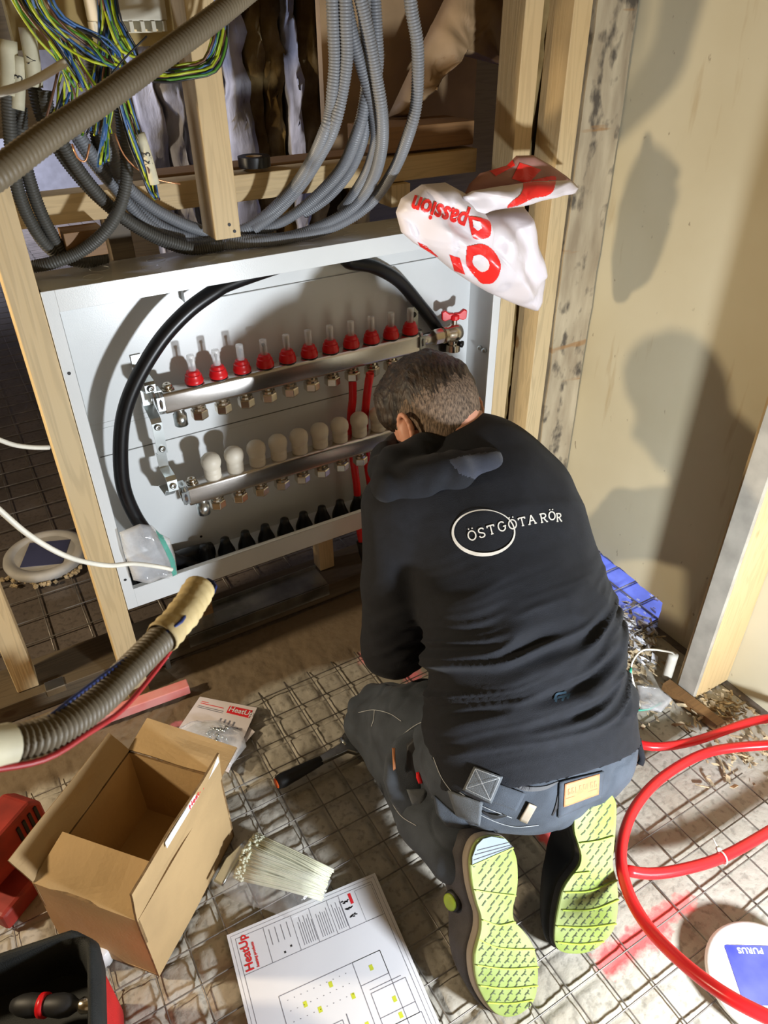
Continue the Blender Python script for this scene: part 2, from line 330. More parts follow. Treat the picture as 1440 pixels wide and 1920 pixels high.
MT['floor'] = floor_material('front_floor_concrete', (0.38, 0.345, 0.28), (0.48, 0.45, 0.39))
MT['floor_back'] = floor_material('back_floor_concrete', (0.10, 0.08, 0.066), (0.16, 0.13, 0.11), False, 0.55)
def heightfield(name, x0, x1, y0, y1, step, hf, mat):
    xs = np.arange(x0, x1 + step / 2, step); ys = np.arange(y0, y1 + step / 2, step); X_, Y_ = np.meshgrid(xs, ys, indexing='ij'); H = hf(X_, Y_)
    V = np.stack([X_, Y_, H], -1).reshape(-1, 3); ny = len(ys)
    i, j = np.meshgrid(np.arange(len(xs) - 1), np.arange(ny - 1), indexing='ij'); a = (i * ny + j).ravel()
    return link(name, V, np.stack([a, a + ny, a + ny + 1, a + 1], 1), mat, None, True)
def floor_h(x, y):
    wob = (vnoise(x, y, .03, 3) - .5) * .004
    gx = np.abs((x - MX0 + .5 * MP + wob) % MP - .5 * MP); gy = np.abs((y - MY0 + .5 * MP + wob) % MP - .5 * MP)
    g = np.exp(-(gx / .0055) ** 2) + np.exp(-(gy / .0055) ** 2); g = np.minimum(g, 1)
    left = 1 / (1 + np.exp((x - .55) / .06)); strip = 1 / (1 + np.exp((y + .13 + (vnoise(x, y, .12, 5) - .5) * .06) / .006))
    h = -.003 - g * (.0008 + .0065 * left) * strip + (vnoise(x, y, .035, 8) - .5) * .004 * (.15 + left)
    h += (vnoise(x, y, .013, 9) - .5) * .0022 * (.2 + left) + (vnoise(x, y, .007, 19) - .5) * .0012 * (.4 + left) - np.maximum(0, vnoise(x, y, .012, 12) - .82) * .012 * (.4 + left)
    h += (1 - strip) * (vnoise(x, y, .15, 6) * .008 + .004)
    return h
f1 = heightfield('floor', -0.75, 1.26, -1.75, 0.06, 0.0052, floor_h, 'floor'); tag(f1, 'pale rough concrete floor pressed into squares', 'floor', kind='structure')
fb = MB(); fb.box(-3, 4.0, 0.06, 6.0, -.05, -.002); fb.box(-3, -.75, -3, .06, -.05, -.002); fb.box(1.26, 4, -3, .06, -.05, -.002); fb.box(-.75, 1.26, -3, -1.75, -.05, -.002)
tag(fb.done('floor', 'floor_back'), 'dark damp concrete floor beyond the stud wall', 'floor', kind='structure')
def mesh_sheet(xs, ys, x0, x1, y0, y1, z, r, name, label, jit=.0015):
    m = MB()
    for x in xs: m.tube(spline([(x + random.uniform(-jit, jit), y0, z), (x + random.uniform(-jit, jit), (y0 + y1) / 2, z + random.uniform(0, .002)), (x + random.uniform(-jit, jit), y1, z)], .2), r, 6)
    for y in ys: m.tube(spline([(x0, y + random.uniform(-jit, jit), z + 2 * r), (x1, y + random.uniform(-jit, jit), z + 2 * r)], .2), r, 6)
    return tag(m.done(name, 'wire_mesh', None, True), label, 'wire mesh')
mesh_sheet([MX0 + MP * k for k in range(-8, 15)], [MY0 + MP * k for k in range(-20, 4)], -.33, 1.09, -1.62, -.13, .003, .0014,
           'welded_wire_mesh', 'steel wire mesh sheet lying on the pale front floor under the kneeling man')
mesh_sheet([-1.4 + .09 * k for k in range(30)], [.3 + .09 * k for k in range(61)], -1.5, 1.25, .25, 5.8, .006, .0018,
           'welded_wire_mesh', 'steel wire mesh sheet on the dark floor behind the stud wall')
mesh_sheet([1.22 + .07 * k for k in range(11)], [-.44 + .07 * k for k in range(6)], 1.19, 1.98, -.46, -.07, .011, .002,
           'welded_wire_mesh', 'steel wire mesh on the blue-lit floor beyond the cut wall board')
MT['blue_board'] = mk('blue_film', (0.22, 0.28, 0.80), 0.5, 0, 0.15, 20)
bb = MB(); bb.box(1.30, 2.0, -.46, .3, .0, .008); bb.box(1.19, 1.30, -.43, -.065, .0, .008); tag(bb.done('insulation_sheet', 'blue_board'), 'blue sheet on the floor seen through the cut-out in the wall board', 'sheet')
# right-hand wall board: stained plasterboard with a jagged cut-out at its foot
def stain_board():
    m, t, b = nt('stained_board'); co = coords(t)
    n = node(t, 'ShaderNodeTexNoise', Scale=2.2, Detail=5.0); t.links.new(co, n.inputs[0])
    n2 = node(t, 'ShaderNodeTexNoise', Scale=1.0, Detail=4.0); t.links.new(coords(t, (12, 22, 3.2)), n2.inputs[0])
    c = mixrgb(t, ramp(t, n.outputs[0], [(0.35, 0.0), (0.65, 1.0)]), (0.56, 0.50, 0.34), (0.64, 0.59, 0.43))
    c = mixrgb(t, ramp(t, n2.outputs[0], [(0.64, 0.0), (0.74, 0.45)]), c, (0.33, 0.20, 0.06))
    n3 = node(t, 'ShaderNodeTexNoise', Scale=1.0, Detail=3.0); t.links.new(coords(t, (60, 60, 30)), n3.inputs[0])
    c = mixrgb(t, ramp(t, n3.outputs[0], [(0.72, 0.0), (0.76, 0.6)]), c, (0.15, 0.10, 0.06))
    t.links.new(c, b.inputs['Base Color']); b.inputs['Roughness'].default_value = .7; bump(t, b, n.outputs[0], .2, .004); return m
MT['board'] = stain_board()
wr = MB(); WX = 1.28
pts = [(.02, 2.6), (.02, .115)]
for k in range(22):
    t_ = k / 21; pts.append((-.13 - .31 * t_, .095 - .022 * t_ + random.uniform(-.003, .003)))
pts += [(-.442, .05), (-.440, .02), (-.446, -.01), (-3.0, -.01), (-3.0, 2.6)]
wr.prism([(a, b) for a, b in pts], (0, 1, 0), (0, 0, 1), (1, 0, 0), (WX, 0, 0), .013)
tag(wr.done('wall_right', 'board'), 'stained beige wall board with a jagged cut at its foot', 'wall', kind='structure')
# back partition with mineral wool and its facing strips
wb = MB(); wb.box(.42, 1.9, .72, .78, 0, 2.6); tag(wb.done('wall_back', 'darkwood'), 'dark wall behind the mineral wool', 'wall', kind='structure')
wf = MB(); wf.box(-3.0, 4, 6.0, 6.05, 0, 2.6); MT['pale_blue'] = mk('pale_wall', (0.62, 0.64, 0.72), 0.8); tag(wf.done('wall_far', 'pale_blue'), 'pale wall at the far end of the next room', 'wall', kind='structure')
wl = MB(); wl.box(-2.0, -1.95, -3, 6.0, 0, 2.6); tag(wl.done('wall_left', 'plyboard'), 'boarded wall on the left', 'wall', kind='structure')
cl = MB(); cl.box(-2.0, 4.0, -3, 6.0, 2.6, 2.65); tag(cl.done('ceiling', 'plyboard'), 'boarded ceiling', 'ceiling', kind='structure')
def wool(name, x0, x1, z0, z1, y, mat, seed, label, th=.05):
    nx, nz = max(4, int((x1 - x0) / .012)), 60; V = []; F = []
    for s_ in (0, 1):
        for i in range(nx + 1):
            for j in range(nz + 1):
                x = x0 + (x1 - x0) * i / nx; z = z0 + (z1 - z0) * j / nz
                d = (float(vnoise(x, z, .012, seed)) - .5) * .012 + (float(vnoise(x, z * .4, .025, seed + 5)) - .5) * .016 + (float(vnoise(x, z, .11, seed + 1)) - .5) * .02
                xx = x + (float(vnoise(z, i * 3.1, .05, seed + 2)) - .5) * .02
                V.append((xx, y - d * (1 - s_) + s_ * th, z))
    g = lambda s_, i, j: s_ * (nx + 1) * (nz + 1) + i * (nz + 1) + j
    for i in range(nx):
        for j in range(nz): F.append((g(0, i, j), g(0, i + 1, j), g(0, i + 1, j + 1), g(0, i, j + 1))); F.append((g(1, i, j), g(1, i, j + 1), g(1, i + 1, j + 1), g(1, i + 1, j)))
    for j in range(nz): F.append((g(0, 0, j), g(0, 0, j + 1), g(1, 0, j + 1), g(1, 0, j))); F.append((g(0, nx, j), g(1, nx, j), g(1, nx, j + 1), g(0, nx, j + 1)))
    for i in range(nx): F.append((g(0, i, 0), g(1, i, 0), g(1, i + 1, 0), g(0, i + 1, 0))); F.append((g(0, i, nz), g(0, i + 1, nz), g(1, i + 1, nz), g(1, i, nz)))
    return tag(link(name, V, F, mat, None, True), label, 'insulation', 'mineral wool strips in the back wall')
WOOL = [((262, 300, 200), 'wool_white'), ((308, 345, 200), 'wool_white'), ((350, 400, 200), 'wool_white'), ((430, 470, 200), 'wool_white'), ((478, 502, 200), 'wool'),
        ((506, 540, 200), 'wool'), ((548, 566, 200), 'wool_white'), ((572, 604, 200), 'wool'), ((655, 700, 200), 'wool')]
WN = ['beside the hanging wires', 'left of the hanging short stud', 'behind the hanging short stud', 'right of the hanging short stud', 'in the first dark gap past the short stud',
      'in the middle of the back wall', 'narrow and pale in the middle', 'left of the grey conduits', 'behind the grey conduits']
for k, ((a, b_, yy), mt_) in enumerate(WOOL):
    x0 = Y(a, yy, .62)[0]; x1 = Y(b_, yy, .62)[0]
    wool('mineral_wool_strip', x0, x1, .55, 1.75, .62 + .01 * (k % 3), mt_, 20 + k * 3, ('pale faced' if mt_ == 'wool_white' else 'brown') + ' mineral wool strip ' + WN[k])

# ================================================================== STUDS AND BEAMS
def stud(name, x0, x1, y0, y1, z0, z1, mat, label, cat='stud', bev=.0015, group=None):
    m = MB(); m.box(x0, x1, y0, y1, z0, z1); return tag(m.done(name, mat, None, False, bev), label, cat, group)
ls = stud('wall_stud', .066, .113, 0, .068, 0.004, 2.55, 'pine', 'pine stud standing along the left edge of the white cabinet')
sh = MB(); 
for (x, z) in ((.438, .985), (.446, .973)): sh.lathe([(.0028, 0), (.0028, .001)], (x, -.0009, z + .006), (0, 1, 0), 12)
hs = stud('wall_stud', .411, .457, 0, .068, .968, 2.55, 'pine', 'short pine stud hanging above the cabinet with two drilled holes')
sh.done('drill_hole', 'ink', hs)
stud('wall_stud', 1.050, 1.094, 0, .068, 0.004, 2.55, 'pine', 'pine stud along the right edge of the white cabinet')
a_ = Y(1078, 0, -.05)[0]; b_ = Y(1113, 0, -.05)[0]
stud('wall_stud', a_, b_, -.05, .02, 0.004, 2.55, 'pine', 'pine stud between the cabinet stud and the weathered old post')
stud('wall_stud', -.145, -.10, .10, .165, .052, 2.55, 'pine', 'pine stud at the far left standing on the dark sole plate')
def old_wood():
    m, t, b = nt('weathered_wood'); co = coords(t, (8, 8, 1.6))
    n = node(t, 'ShaderNodeTexNoise', Scale=4.0, Detail=8.0); t.links.new(co, n.inputs[0])
    n2 = node(t, 'ShaderNodeTexNoise', Scale=26.0, Detail=4.0); t.links.new(coords(t, (1, 1, .55)), n2.inputs[0])
    n3 = node(t, 'ShaderNodeTexNoise', Scale=7.0, Detail=4.0); t.links.new(coords(t, (.6, .6, 4)), n3.inputs[0])
    c = mixrgb(t, ramp(t, n.outputs[0], [(0.3, 0.0), (0.7, 1.0)]), (0.30, 0.235, 0.15), (0.52, 0.44, 0.30))
    c = mixrgb(t, ramp(t, n2.outputs[0], [(0.55, 0.0), (0.66, 0.85)]), c, (0.035, 0.028, 0.024))
    c = mixrgb(t, ramp(t, n3.outputs[0], [(0.66, 0.0), (0.72, 0.7)]), c, (0.32, 0.16, 0.05))
    t.links.new(c, b.inputs['Base Color']); b.inputs['Roughness'].default_value = .85; bump(t, b, n2.outputs[0], .5, .004); return m
MT['old_wood'] = old_wood()
a_ = Y(1121, 0, -.055)[0]
pm = MB(); n_ = 60
for k in range(n_):
    z0, z1 = .004 + 2.5 * k / n_, .004 + 2.5 * (k + 1) / n_
V = []; F = []
for k in range(n_ + 1):
    z = .004 + 2.5 * k / n_; j = (float(vnoise(z, 1.5, .05, 31)) - .5) * .006; j2 = (float(vnoise(z, 7.5, .04, 32)) - .5) * .006
    V += [(a_ + j, -.055, z), (1.276, -.058 + j2, z), (1.276, .05, z), (a_ + j2, .05, z)]
for k in range(n_):
    for i in range(4): F.append((4 * k + i, 4 * k + (i + 1) % 4, 4 * k + 4 + (i + 1) % 4, 4 * k + 4 + i))
F += [(3, 2, 1, 0), tuple(4 * n_ + i for i in range(4))]
tag(link('old_timber_post', V, F, 'old_wood'), 'weathered grey old timber post in the corner by the beige wall board', 'post')
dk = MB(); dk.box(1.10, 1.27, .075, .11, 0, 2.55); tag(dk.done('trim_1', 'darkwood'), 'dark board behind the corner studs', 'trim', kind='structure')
wool('mineral_wool_strip', 1.097, 1.135, .1, 2.4, .03, 'wool', 71, 'yellow mineral wool showing in the slot between the right-hand studs', .03)
# cross beam behind the conduits, shelf plank and blocks
stud('cross_beam', -.35, 1.046, .115, .165, 1.000, 1.046, 'pine_x', 'pine cross beam running behind the grey conduits above the cabinet', 'beam')
q0 = Y(738, 290, .12); 
stud('plank', q0[0] - .04, 1.046, .13, .24, 1.052, 1.098, 'brownwood', 'brown plank lying on the cross beam under the kraft paper', 'plank')
stud('plank', .37, .80, .17, .24, 1.030, 1.05, 'brownwood', 'brown board behind the black tape roll on the beam', 'plank')
wbk = MB(); c_ = Y(110, 425, .09); d_ = Y(185, 470, .09); wbk.box(c_[0], d_[0] + .01, .06, .11, d_[2], .998)
tag(wbk.done('wood_block', 'brownwood', None, False, .001), 'short brown wood block under the beam behind the dark conduits', 'block')
c_ = Y(727, 345, .115); wb2 = MB(); wb2.box(c_[0], c_[0] + .045, .10, .16, .955, .998); tag(wb2.done('wood_block', 'pine', None, False, .001), 'small pine block hanging from the beam beside the outermost grey conduit', 'block')
c_ = Y(202, 440, .115); wb3 = MB(); wb3.box(c_[0], c_[0] + .04, .115, .16, .3, .998); tag(wb3.done('wall_stud', 'darkwood', None, False, .001), 'dark stud under the beam behind the conduits at the left', 'stud')
c_ = Z(612, 1080, .05)
stud('stub_post', .620, .662, .135, .175, .052, .256, 'pine', 'short pine post standing under the right half of the cabinet', 'post')
stud('stub_post', .285, .318, .125, .165, .052, .256, 'brownwood', 'short brown post under the left half of the cabinet', 'post')
# junction board and box (top left)
jb = thing('junction_box', Y(255, 50, .10), 'cream junction box with a row of wire slots at the top left', 'junction box')
p0 = Y(205, 40, .10); p1 = Y(290, 40, .10)
m = MB(); m.box(p0[0] - .02, p1[0] + .015, .08, .16, p0[2] - .0, p0[2] + .05); m.done('housing', 'jbox', jb, False, .002)
m = MB()
for k in range(6): m.box(p0[0] - .01 + k * .017, p0[0] - .004 + k * .017, .078, .12, p0[2] - .014, p0[2] - .0005); 
m.box(p0[0] - .02, p1[0] + .015, .12, .16, p0[2] - .016, p0[2] - .0005); m.done('wire_slots', 'jbox', jb)
p0 = Y(200, 5, .17); p1 = Y(350, 5, .17)
stud('mounting_board', p0[0] - .15, p1[0], .17, .20, p0[2] - .06, p0[2] + .45, 'plyboard', 'glossy yellow-brown board behind the junction box', 'board')
hb = MB(); hb.box(-.9, .235, .40, .42, 1.10, 2.5); tag(hb.done('dark_backdrop', 'darkwood'), 'dark board high up behind the coloured wires', 'board')  # added panel that keeps the view behind the wires dark
# kraft paper
kp = [Y(x, y, .30)[[0, 2]] for x, y in ((700, 215), (760, 85), (795, 15), (830, -60), (960, -60), (940, 110), (925, 125), (850, 105), (790, 90), (745, 120), (735, 215))]
puff('x', [(a, b) for a, b in kp], (1, 0, 0), (0, 0, 1), (0, -1, 0), (0, .24, 0), .045, 'kraft', None, 12, .5, 4, 5).name = 'kraft_paper'
tag(bpy.data.objects['kraft_paper'], 'crumpled brown kraft paper sheet behind the right studs', 'paper')
kb = MB(); kb.box(.80, 1.20, .34, .36, 1.0, 2.4); tag(kb.done('backing_sheet', 'kraft'), 'flat brown sheet hanging behind the crumpled kraft paper', 'sheet')
# sole plate, steel channel
stud('sole_plate', -1.2, 1.04, .075, .195, 0, .05, 'darkwood', 'dark timber sole plate on the floor under the stud wall', 'sole plate')
ch = MB(); ch.box(.235, .614, .078, .150, .0515, .0535); ch.box(.235, .614, .0735, .0755, .018, .0535); ch.box(.235, .614, .150, .152, .0515, .066)
tag(ch.done('steel_channel', 'sill_steel', None, False, .0006), 'bent galvanised steel channel on the sole plate under the cabinet', 'channel')
br = MB(); p = Y(330, 1245, -.002); br.box(.115, .175, .055, .072, .012, .030); br.box(.165, .177, .04, .072, .010, .045); br.box(.115, .177, .052, .056, .03, .045)
tag(br.done('angle_bracket', 'zinc', None, False, .001), 'zinc angle bracket at the foot of the stud left of the cabinet', 'bracket')
br = MB(); br.box(-.09, -.05, .071, .0745, .035, .052); br.box(-.09, -.05, .0715, .10, .0505, .0535); tag(br.done('angle_bracket', 'zinc', None, False, .0005), 'small zinc plate screwed on the sole plate between the two left studs', 'bracket')
pk = MB(); A0 = Z(210, 1345, .015); B0 = Z(355, 1293, .015); A1 = Z(60, 1400, .015); u = unit(B0 - A1); v_ = unit(np.cross((0, 0, 1), u)); pk.obox((A1 + B0) / 2 + np.array([0, 0, .012]), u, v_, (0, 0, 1), np.linalg.norm(B0 - A1) / 2, .013, .012)
tag(pk.done('painted_batten', 'pink_wood', None, False, .002), 'pink painted batten lying on the floor left of the leaflet', 'batten')
# foreground stud on the right-hand wall
ps = MB(); ps.box(1.170, 1.2795, -.655, -.60, .0, 2.55); tag(ps.done('wall_stud', 'pine', None, False, .002), 'pale pine stud fixed to the beige board at the right edge', 'stud')
gb = MB(); gb.box(1.158, 1.169, -.655, -.612, 0.0, 2.55); MT['grey_board'] = mk('grey_board_edge', (0.40, 0.37, 0.31), 0.8, 0, .15, 20); tag(gb.done('plasterboard_strip', 'grey_board', None, False, .001), 'grey plasterboard strip on the left face of the right-edge stud', 'board')
m = MB(); pa = Z(1248, 1283, .01); pb = Z(1350, 1362, .01); u = unit(pb - pa); v_ = np.array([-u[1], u[0], 0]); m.obox((pa + pb) / 2, u, v_, (0, 0, 1), np.linalg.norm(pb - pa) / 2, .012, .010)
tag(m.done('trim_2', 'brownwood'), 'brown floor rail below the right-edge stud', 'trim', kind='structure')
m = MB(); m.obox((1.245, -.60, .07), unit((.05, .02, 1)), (0, 1, 0), unit((1, 0, -.05)), .065, .02, .008); tag(m.done('wood_offcut', 'pine'), 'small pine offcut leaning against the right-edge stud', 'offcut')

# ================================================================== MANIFOLD CABINET
X0, X1, Z0, Z1, YB = .114, 1.048, .257, .930, .112
cb = thing('manifold_cabinet', ((X0 + X1) / 2, 0, Z0), 'white steel manifold cabinet without its door fixed between the studs', 'cabinet')
m = MB()
m.box(X0, X1, YB, YB + .0015, Z0, Z1); m.box(X0, X0 + .0015, 0, YB, Z0, Z1); m.box(X1 - .0015, X1, 0, YB, Z0, Z1); m.box(X0, X1, 0, YB, Z1 - .0015, Z1)
m.box(.30, X1, .004, YB, .262, .2635)
m.done('housing', 'white', cb)
m = MB(); m.box(X0, X0 + .021, -.0015, 0, Z0, Z1); m.box(X1 - .021, X1, -.0015, 0, Z0, Z1); m.box(X0 + .021, X1 - .021, -.0015, 0, Z1 - .036, Z1); m.box(X0 + .021, X1 - .021, -.0015, 0, Z0, .306)
m.box(X0 + .021, X1 - .021, -.0015, .010, .3045, .306); m.box(X0 + .0195, X0 + .021, -.0015, .012, .306, Z1 - .036)
m.done('front_frame', 'white', cb, False, .0006)
m = MB(); m.box(X0 + .004, .30, .004, YB - .002, .262, .2635); m.done('base_opening', 'black_rubber', cb)
m = MB()
for (a, b_) in (((225, 850), (700, 715)), ):
    z = Y(320, 824, YB)[2]; m.box(.15, 1.02, YB - .0012, YB, z, z + .0018)
m.done('seam', 'white_groove', cb)
m = MB()
for z in (Y(300, 768, YB)[2], Y(300, 778, YB)[2]): m.box(.135, .40, YB - .0012, YB, z, z + .0012)
z = Y(320, 824, YB)[2] - .011; m.box(.42, 1.0, YB - .001, YB, z, z + .001); m.done('pressed_line', 'white', cb)
m = MB(); zt = Y(600, 520, .095)[2]
xr = Y(346, 570, .095)[0]; m.box(xr, 1.03, .090, .110, zt + .0, zt + .024); m.box(xr, 1.03, .086, .0885, zt + .028, zt + .0295); m.box(xr, 1.03, .086, .110, zt - .0015, zt)
m.done('mounting_rail', 'white', cb, False, .0008)
m = MB()
for k in range(9):
    for j in range(2):
        m = MB(); c = (X0 + .09 + k * .098 + j * .02, .035 + j * .042, Z1 + .0002); m.tube([np.array(c) + np.array([math.cos(a), math.sin(a), 0]) * .016 for a in np.linspace(0, 5.9, 24)], .0005, 4); m.done('knockout', 'white', cb)
m = MB()
for (x, z) in ((X0 + .010, .79), (X0 + .010, .335)): m.lathe([(.003, 0), (.003, .0004)], (x, -.0016, z), (0, -1, 0), 12)
p = Y(377, 1006, YB - .0003); m.lathe([(.003, 0), (.003, .0004)], p, (0, -1, 0), 12); m.done('screw_hole', 'ink', cb)
m = MB(); p = np.array([X1 - .003, .055, .62]); m.lathe([(.006, 0), (.006, .003), (.004, .007), (.002, .008)], p, (-1, 0, 0), 12); m.lathe([(.006, 0), (.006, .003), (.004, .008)], p + np.array([0, -.018, 0]), (-1, 0, 0), 12); m.done('side_screw', 'zinc', cb, True)
gx0 = Y(425, 1030, .06)[0]; gx1 = Y(672, 955, .06)[0]
for k in range(-1, 10):
    m = MB(); x = gx0 + (gx1 - gx0) / 7 * k; m.lathe([(.021, 0), (.020, .012), (.011, .036), (.0095, .046), (.004, .048)], (x, .062, .2636), (0, 0, 1), 16); m.done('pipe_grommet', 'black_rubber', cb, True)

def manifold(y, ztop, x_first, pitch, xl, xr, kind):
    nm = 'upper' if kind == 'flow' else 'lower'
    t = thing('distribution_manifold', ((xl + xr) / 2, y, ztop - .036), ('upper steel manifold bar with red flow meters and a red-handled valve' if kind == 'flow' else 'lower steel manifold bar with ivory round caps, partly behind the man'), 'manifold', None)
    m = MB(); hz, hy = .022, .018; pts = []
    for (cx, cy, a0) in ((hy - .007, hz - .007, 0), (-(hy - .007), hz - .007, 90), (-(hy - .007), -(hz - .007), 180), (hy - .007, -(hz - .007), 270)):
        for a in (0, 30, 60, 90): pts.append((cx + .007 * math.cos(math.radians(a0 + a)), cy + .007 * math.sin(math.radians(a0 + a))))
    m.prism(pts, (0, 1, 0), (0, 0, 1), (1, 0, 0), (xl, y, ztop - hz), xr - xl); b = m.done('manifold_bar', 'steel', t, True, .003)
    md = b.modifiers.new('e', 'EDGE_SPLIT'); md.split_angle = .8
    xs = [x_first + pitch * k for k in range(11)]
    for k, x in enumerate(xs):
        m = MB(); c = (x, y, ztop)
        if kind == 'flow':
            m.lathe([(.0170, 0), (.0182, .003), (.0182, .009), (.0168, .011), (.0160, .018), (.0138, .0195), (.0125, .025), (.0098, .027)], c, (0, 0, 1), 14); fm = m.done('flow_meter', 'red_cap', t, True)
            fm.modifiers.new('e', 'EDGE_SPLIT').split_angle = .6
            m = MB(); m.lathe([(.0076, .026), (.0076, .056), (.007, .058), (.003, .0585)], c, (0, 0, 1), 14); m.done('gauge_tube', 'glass', fm, True)
            m = MB(); m.lathe([(.0022, .020), (.0022, .043), (.0034, .044), (.0034, .049), (.001, .050)], c, (0, 0, 1), 8); m.done('float_rod', 'shoe', fm, True)
            m = MB(); m.lathe([(.0178, -.001), (.0178, .003)], c, (0, 0, 1), 14); m.done('gasket', 'black_rubber', fm, True)
        else:
            m.lathe([(.0168, 0), (.0174, .002), (.0174, .010), (.0167, .0112), (.0176, .0125), (.0176, .020), (.0164, .0215), (.0180, .025), (.0200, .031), (.0206, .038), (.0190, .046), (.0140, .052), (.006, .0558), (.001, .056)], c, (0, 0, 1), 20); m.done('valve_cap', 'ivory', t, True)
        zb = ztop - .044; m = MB(); m.lathe([(.0105, .001), (.0105, -.006), (.0145, -.0065), (.0145, -.012)], (x, y, zb), (0, 0, 1), 14)
        m.lathe([(.0160, -.012), (.0176, -.014), (.0176, -.029), (.0145, -.032)], (x, y, zb), (0, 0, 1), 6); cp = m.done('pipe_coupling', 'nickel', t, False, .0008)
    m = MB(); c = np.array([xl + .030, y, ztop - .044]); m.lathe([(.0105, .002), (.0105, -.012), (.0135, -.013), (.0135, -.036), (.0105, -.0365)], c, (0, 0, 1), 18); m.done('drain_valve', 'zinc', t, True)
    m = MB(); m.lathe([(.013, 0), (.013, .003)], (xl + .016, y, ztop), (0, 0, 1), 6); m.lathe([(.010, .003), (.010, .009), (.0075, .012), (.004, .012), (.0035, .008)], (xl + .016, y, ztop), (0, 0, 1), 8); m.done('vent_plug', 'nickel', t, True)
    for sx in (xl - .006, xr + .004) if kind == 'flow' else (xl - .006,):
        m = MB(); m.tube([np.array([sx, y, ztop - .018]) + np.array([0, math.cos(a) * .021, math.sin(a) * .0225]) for a in np.linspace(.0, 6.28, 26)], .0035, 6, caps=False)
        m.box(sx - .007, sx + .007, y - .022, y - .0195, ztop - .032, ztop - .004); m.box(sx - .007, sx + .007, y - .012, y + .012, ztop + .0035, ztop + .0055); cl_ = m.done('pipe_clamp', 'zinc', t, False)
        m = MB()
        for dz in (-.024, -.012): m.lathe([(.0028, 0), (.0028, .0006)], (sx, y - .0222, ztop + dz), (0, -1, 0), 10)
        m.done('clamp_hole', 'label_navy', cl_)
    return t, xs
p1_ = Y(364, 716, .060); p11 = Y(768, 626, .060); pit = (p11[0] - p1_[0]) / 10; zt1 = (p1_[2] + p11[2]) / 2
xl1 = Y(306, 755, .045)[0]; xr1 = Y(786, 640, .045)[0]
man1, xs1 = manifold(.058, zt1, p1_[0], pit, xl1, xr1, 'flow')
q1_ = Y(400, 893, .030); q9 = Y(674, 816, .030); pit2 = (q9[0] - q1_[0]) / 7; zt2 = (q1_[2] + q9[2]) / 2
xl2 = Y(352, 925, .015)[0]
man2, xs2 = manifold(.030, zt2, q1_[0], pit2, xl2, q1_[0] + pit2 * 10.6, 'cap')
# union and ball valve at the right end of the upper bar
zc = zt1 - .022; m = MB(); m.lathe([(.0135, 0), (.0135, .045)], (xr1, .058, zc), (1, 0, 0), 18); m.done('union_tail', 'steel', man1, True)
m = MB(); m.lathe([(.0175, .045), (.0185, .047), (.0185, .068), (.0165, .070)], (xr1, .058, zc), (1, 0, 0), 8); m.done('union_nut', 'nickel', man1, False, .001)
vb = MB(); vb.lathe([(.0155, .070), (.0195, .073), (.0195, .081), (.0165, .083), (.0175, .088), (.0215, .098), (.0215, .110), (.017, .120), (.009, .124)], (xr1, .058, zc), (1, 0, 0), 20)
vb.lathe([(.0125, 0), (.0125, -.026), (.0165, -.028), (.0165, -.044), (.0135, -.045)], (xr1 + .104, .058, zc), (0, 0, 1), 16); vb.lathe([(.0065, .015), (.0065, .031)], (xr1 + .104, .058, zc), (0, 0, 1), 12)
vbo = vb.done('ball_valve', 'nickel', man1, True); vbo.modifiers.new('e', 'EDGE_SPLIT').split_angle = .7
m = MB(); hx, hz_ = xr1 + .104, zc + .031; m.lathe([(.011, 0), (.012, .003), (.011, .012), (.006, .014)], (hx, .058, hz_), (0, 0, 1), 12)
for s_ in (-1, 1):
    out = [(0, -.006), (.010 * s_, -.008), (.022 * s_, -.012), (.029 * s_, -.008), (.030 * s_, .010), (.022 * s_, .014), (.012 * s_, .006), (0, .006)]
    m.prism(out if s_ > 0 else out[::-1], unit((1, -.35, 0)), (0, 0, 1), unit((.35, 1, 0)), (hx - .003, .054, hz_ + .010), .010)
m.done('valve_handle', 'red_cap', vbo, False, .0022)
m = MB(); m.lathe([(.006, 0), (.006, .008), (.008, .008), (.008, .012)], (xr1 + .104, .040, zc - .020), (.5, -1, 0), 10); m.done('drain_cap', 'black_rubber', vbo, True)
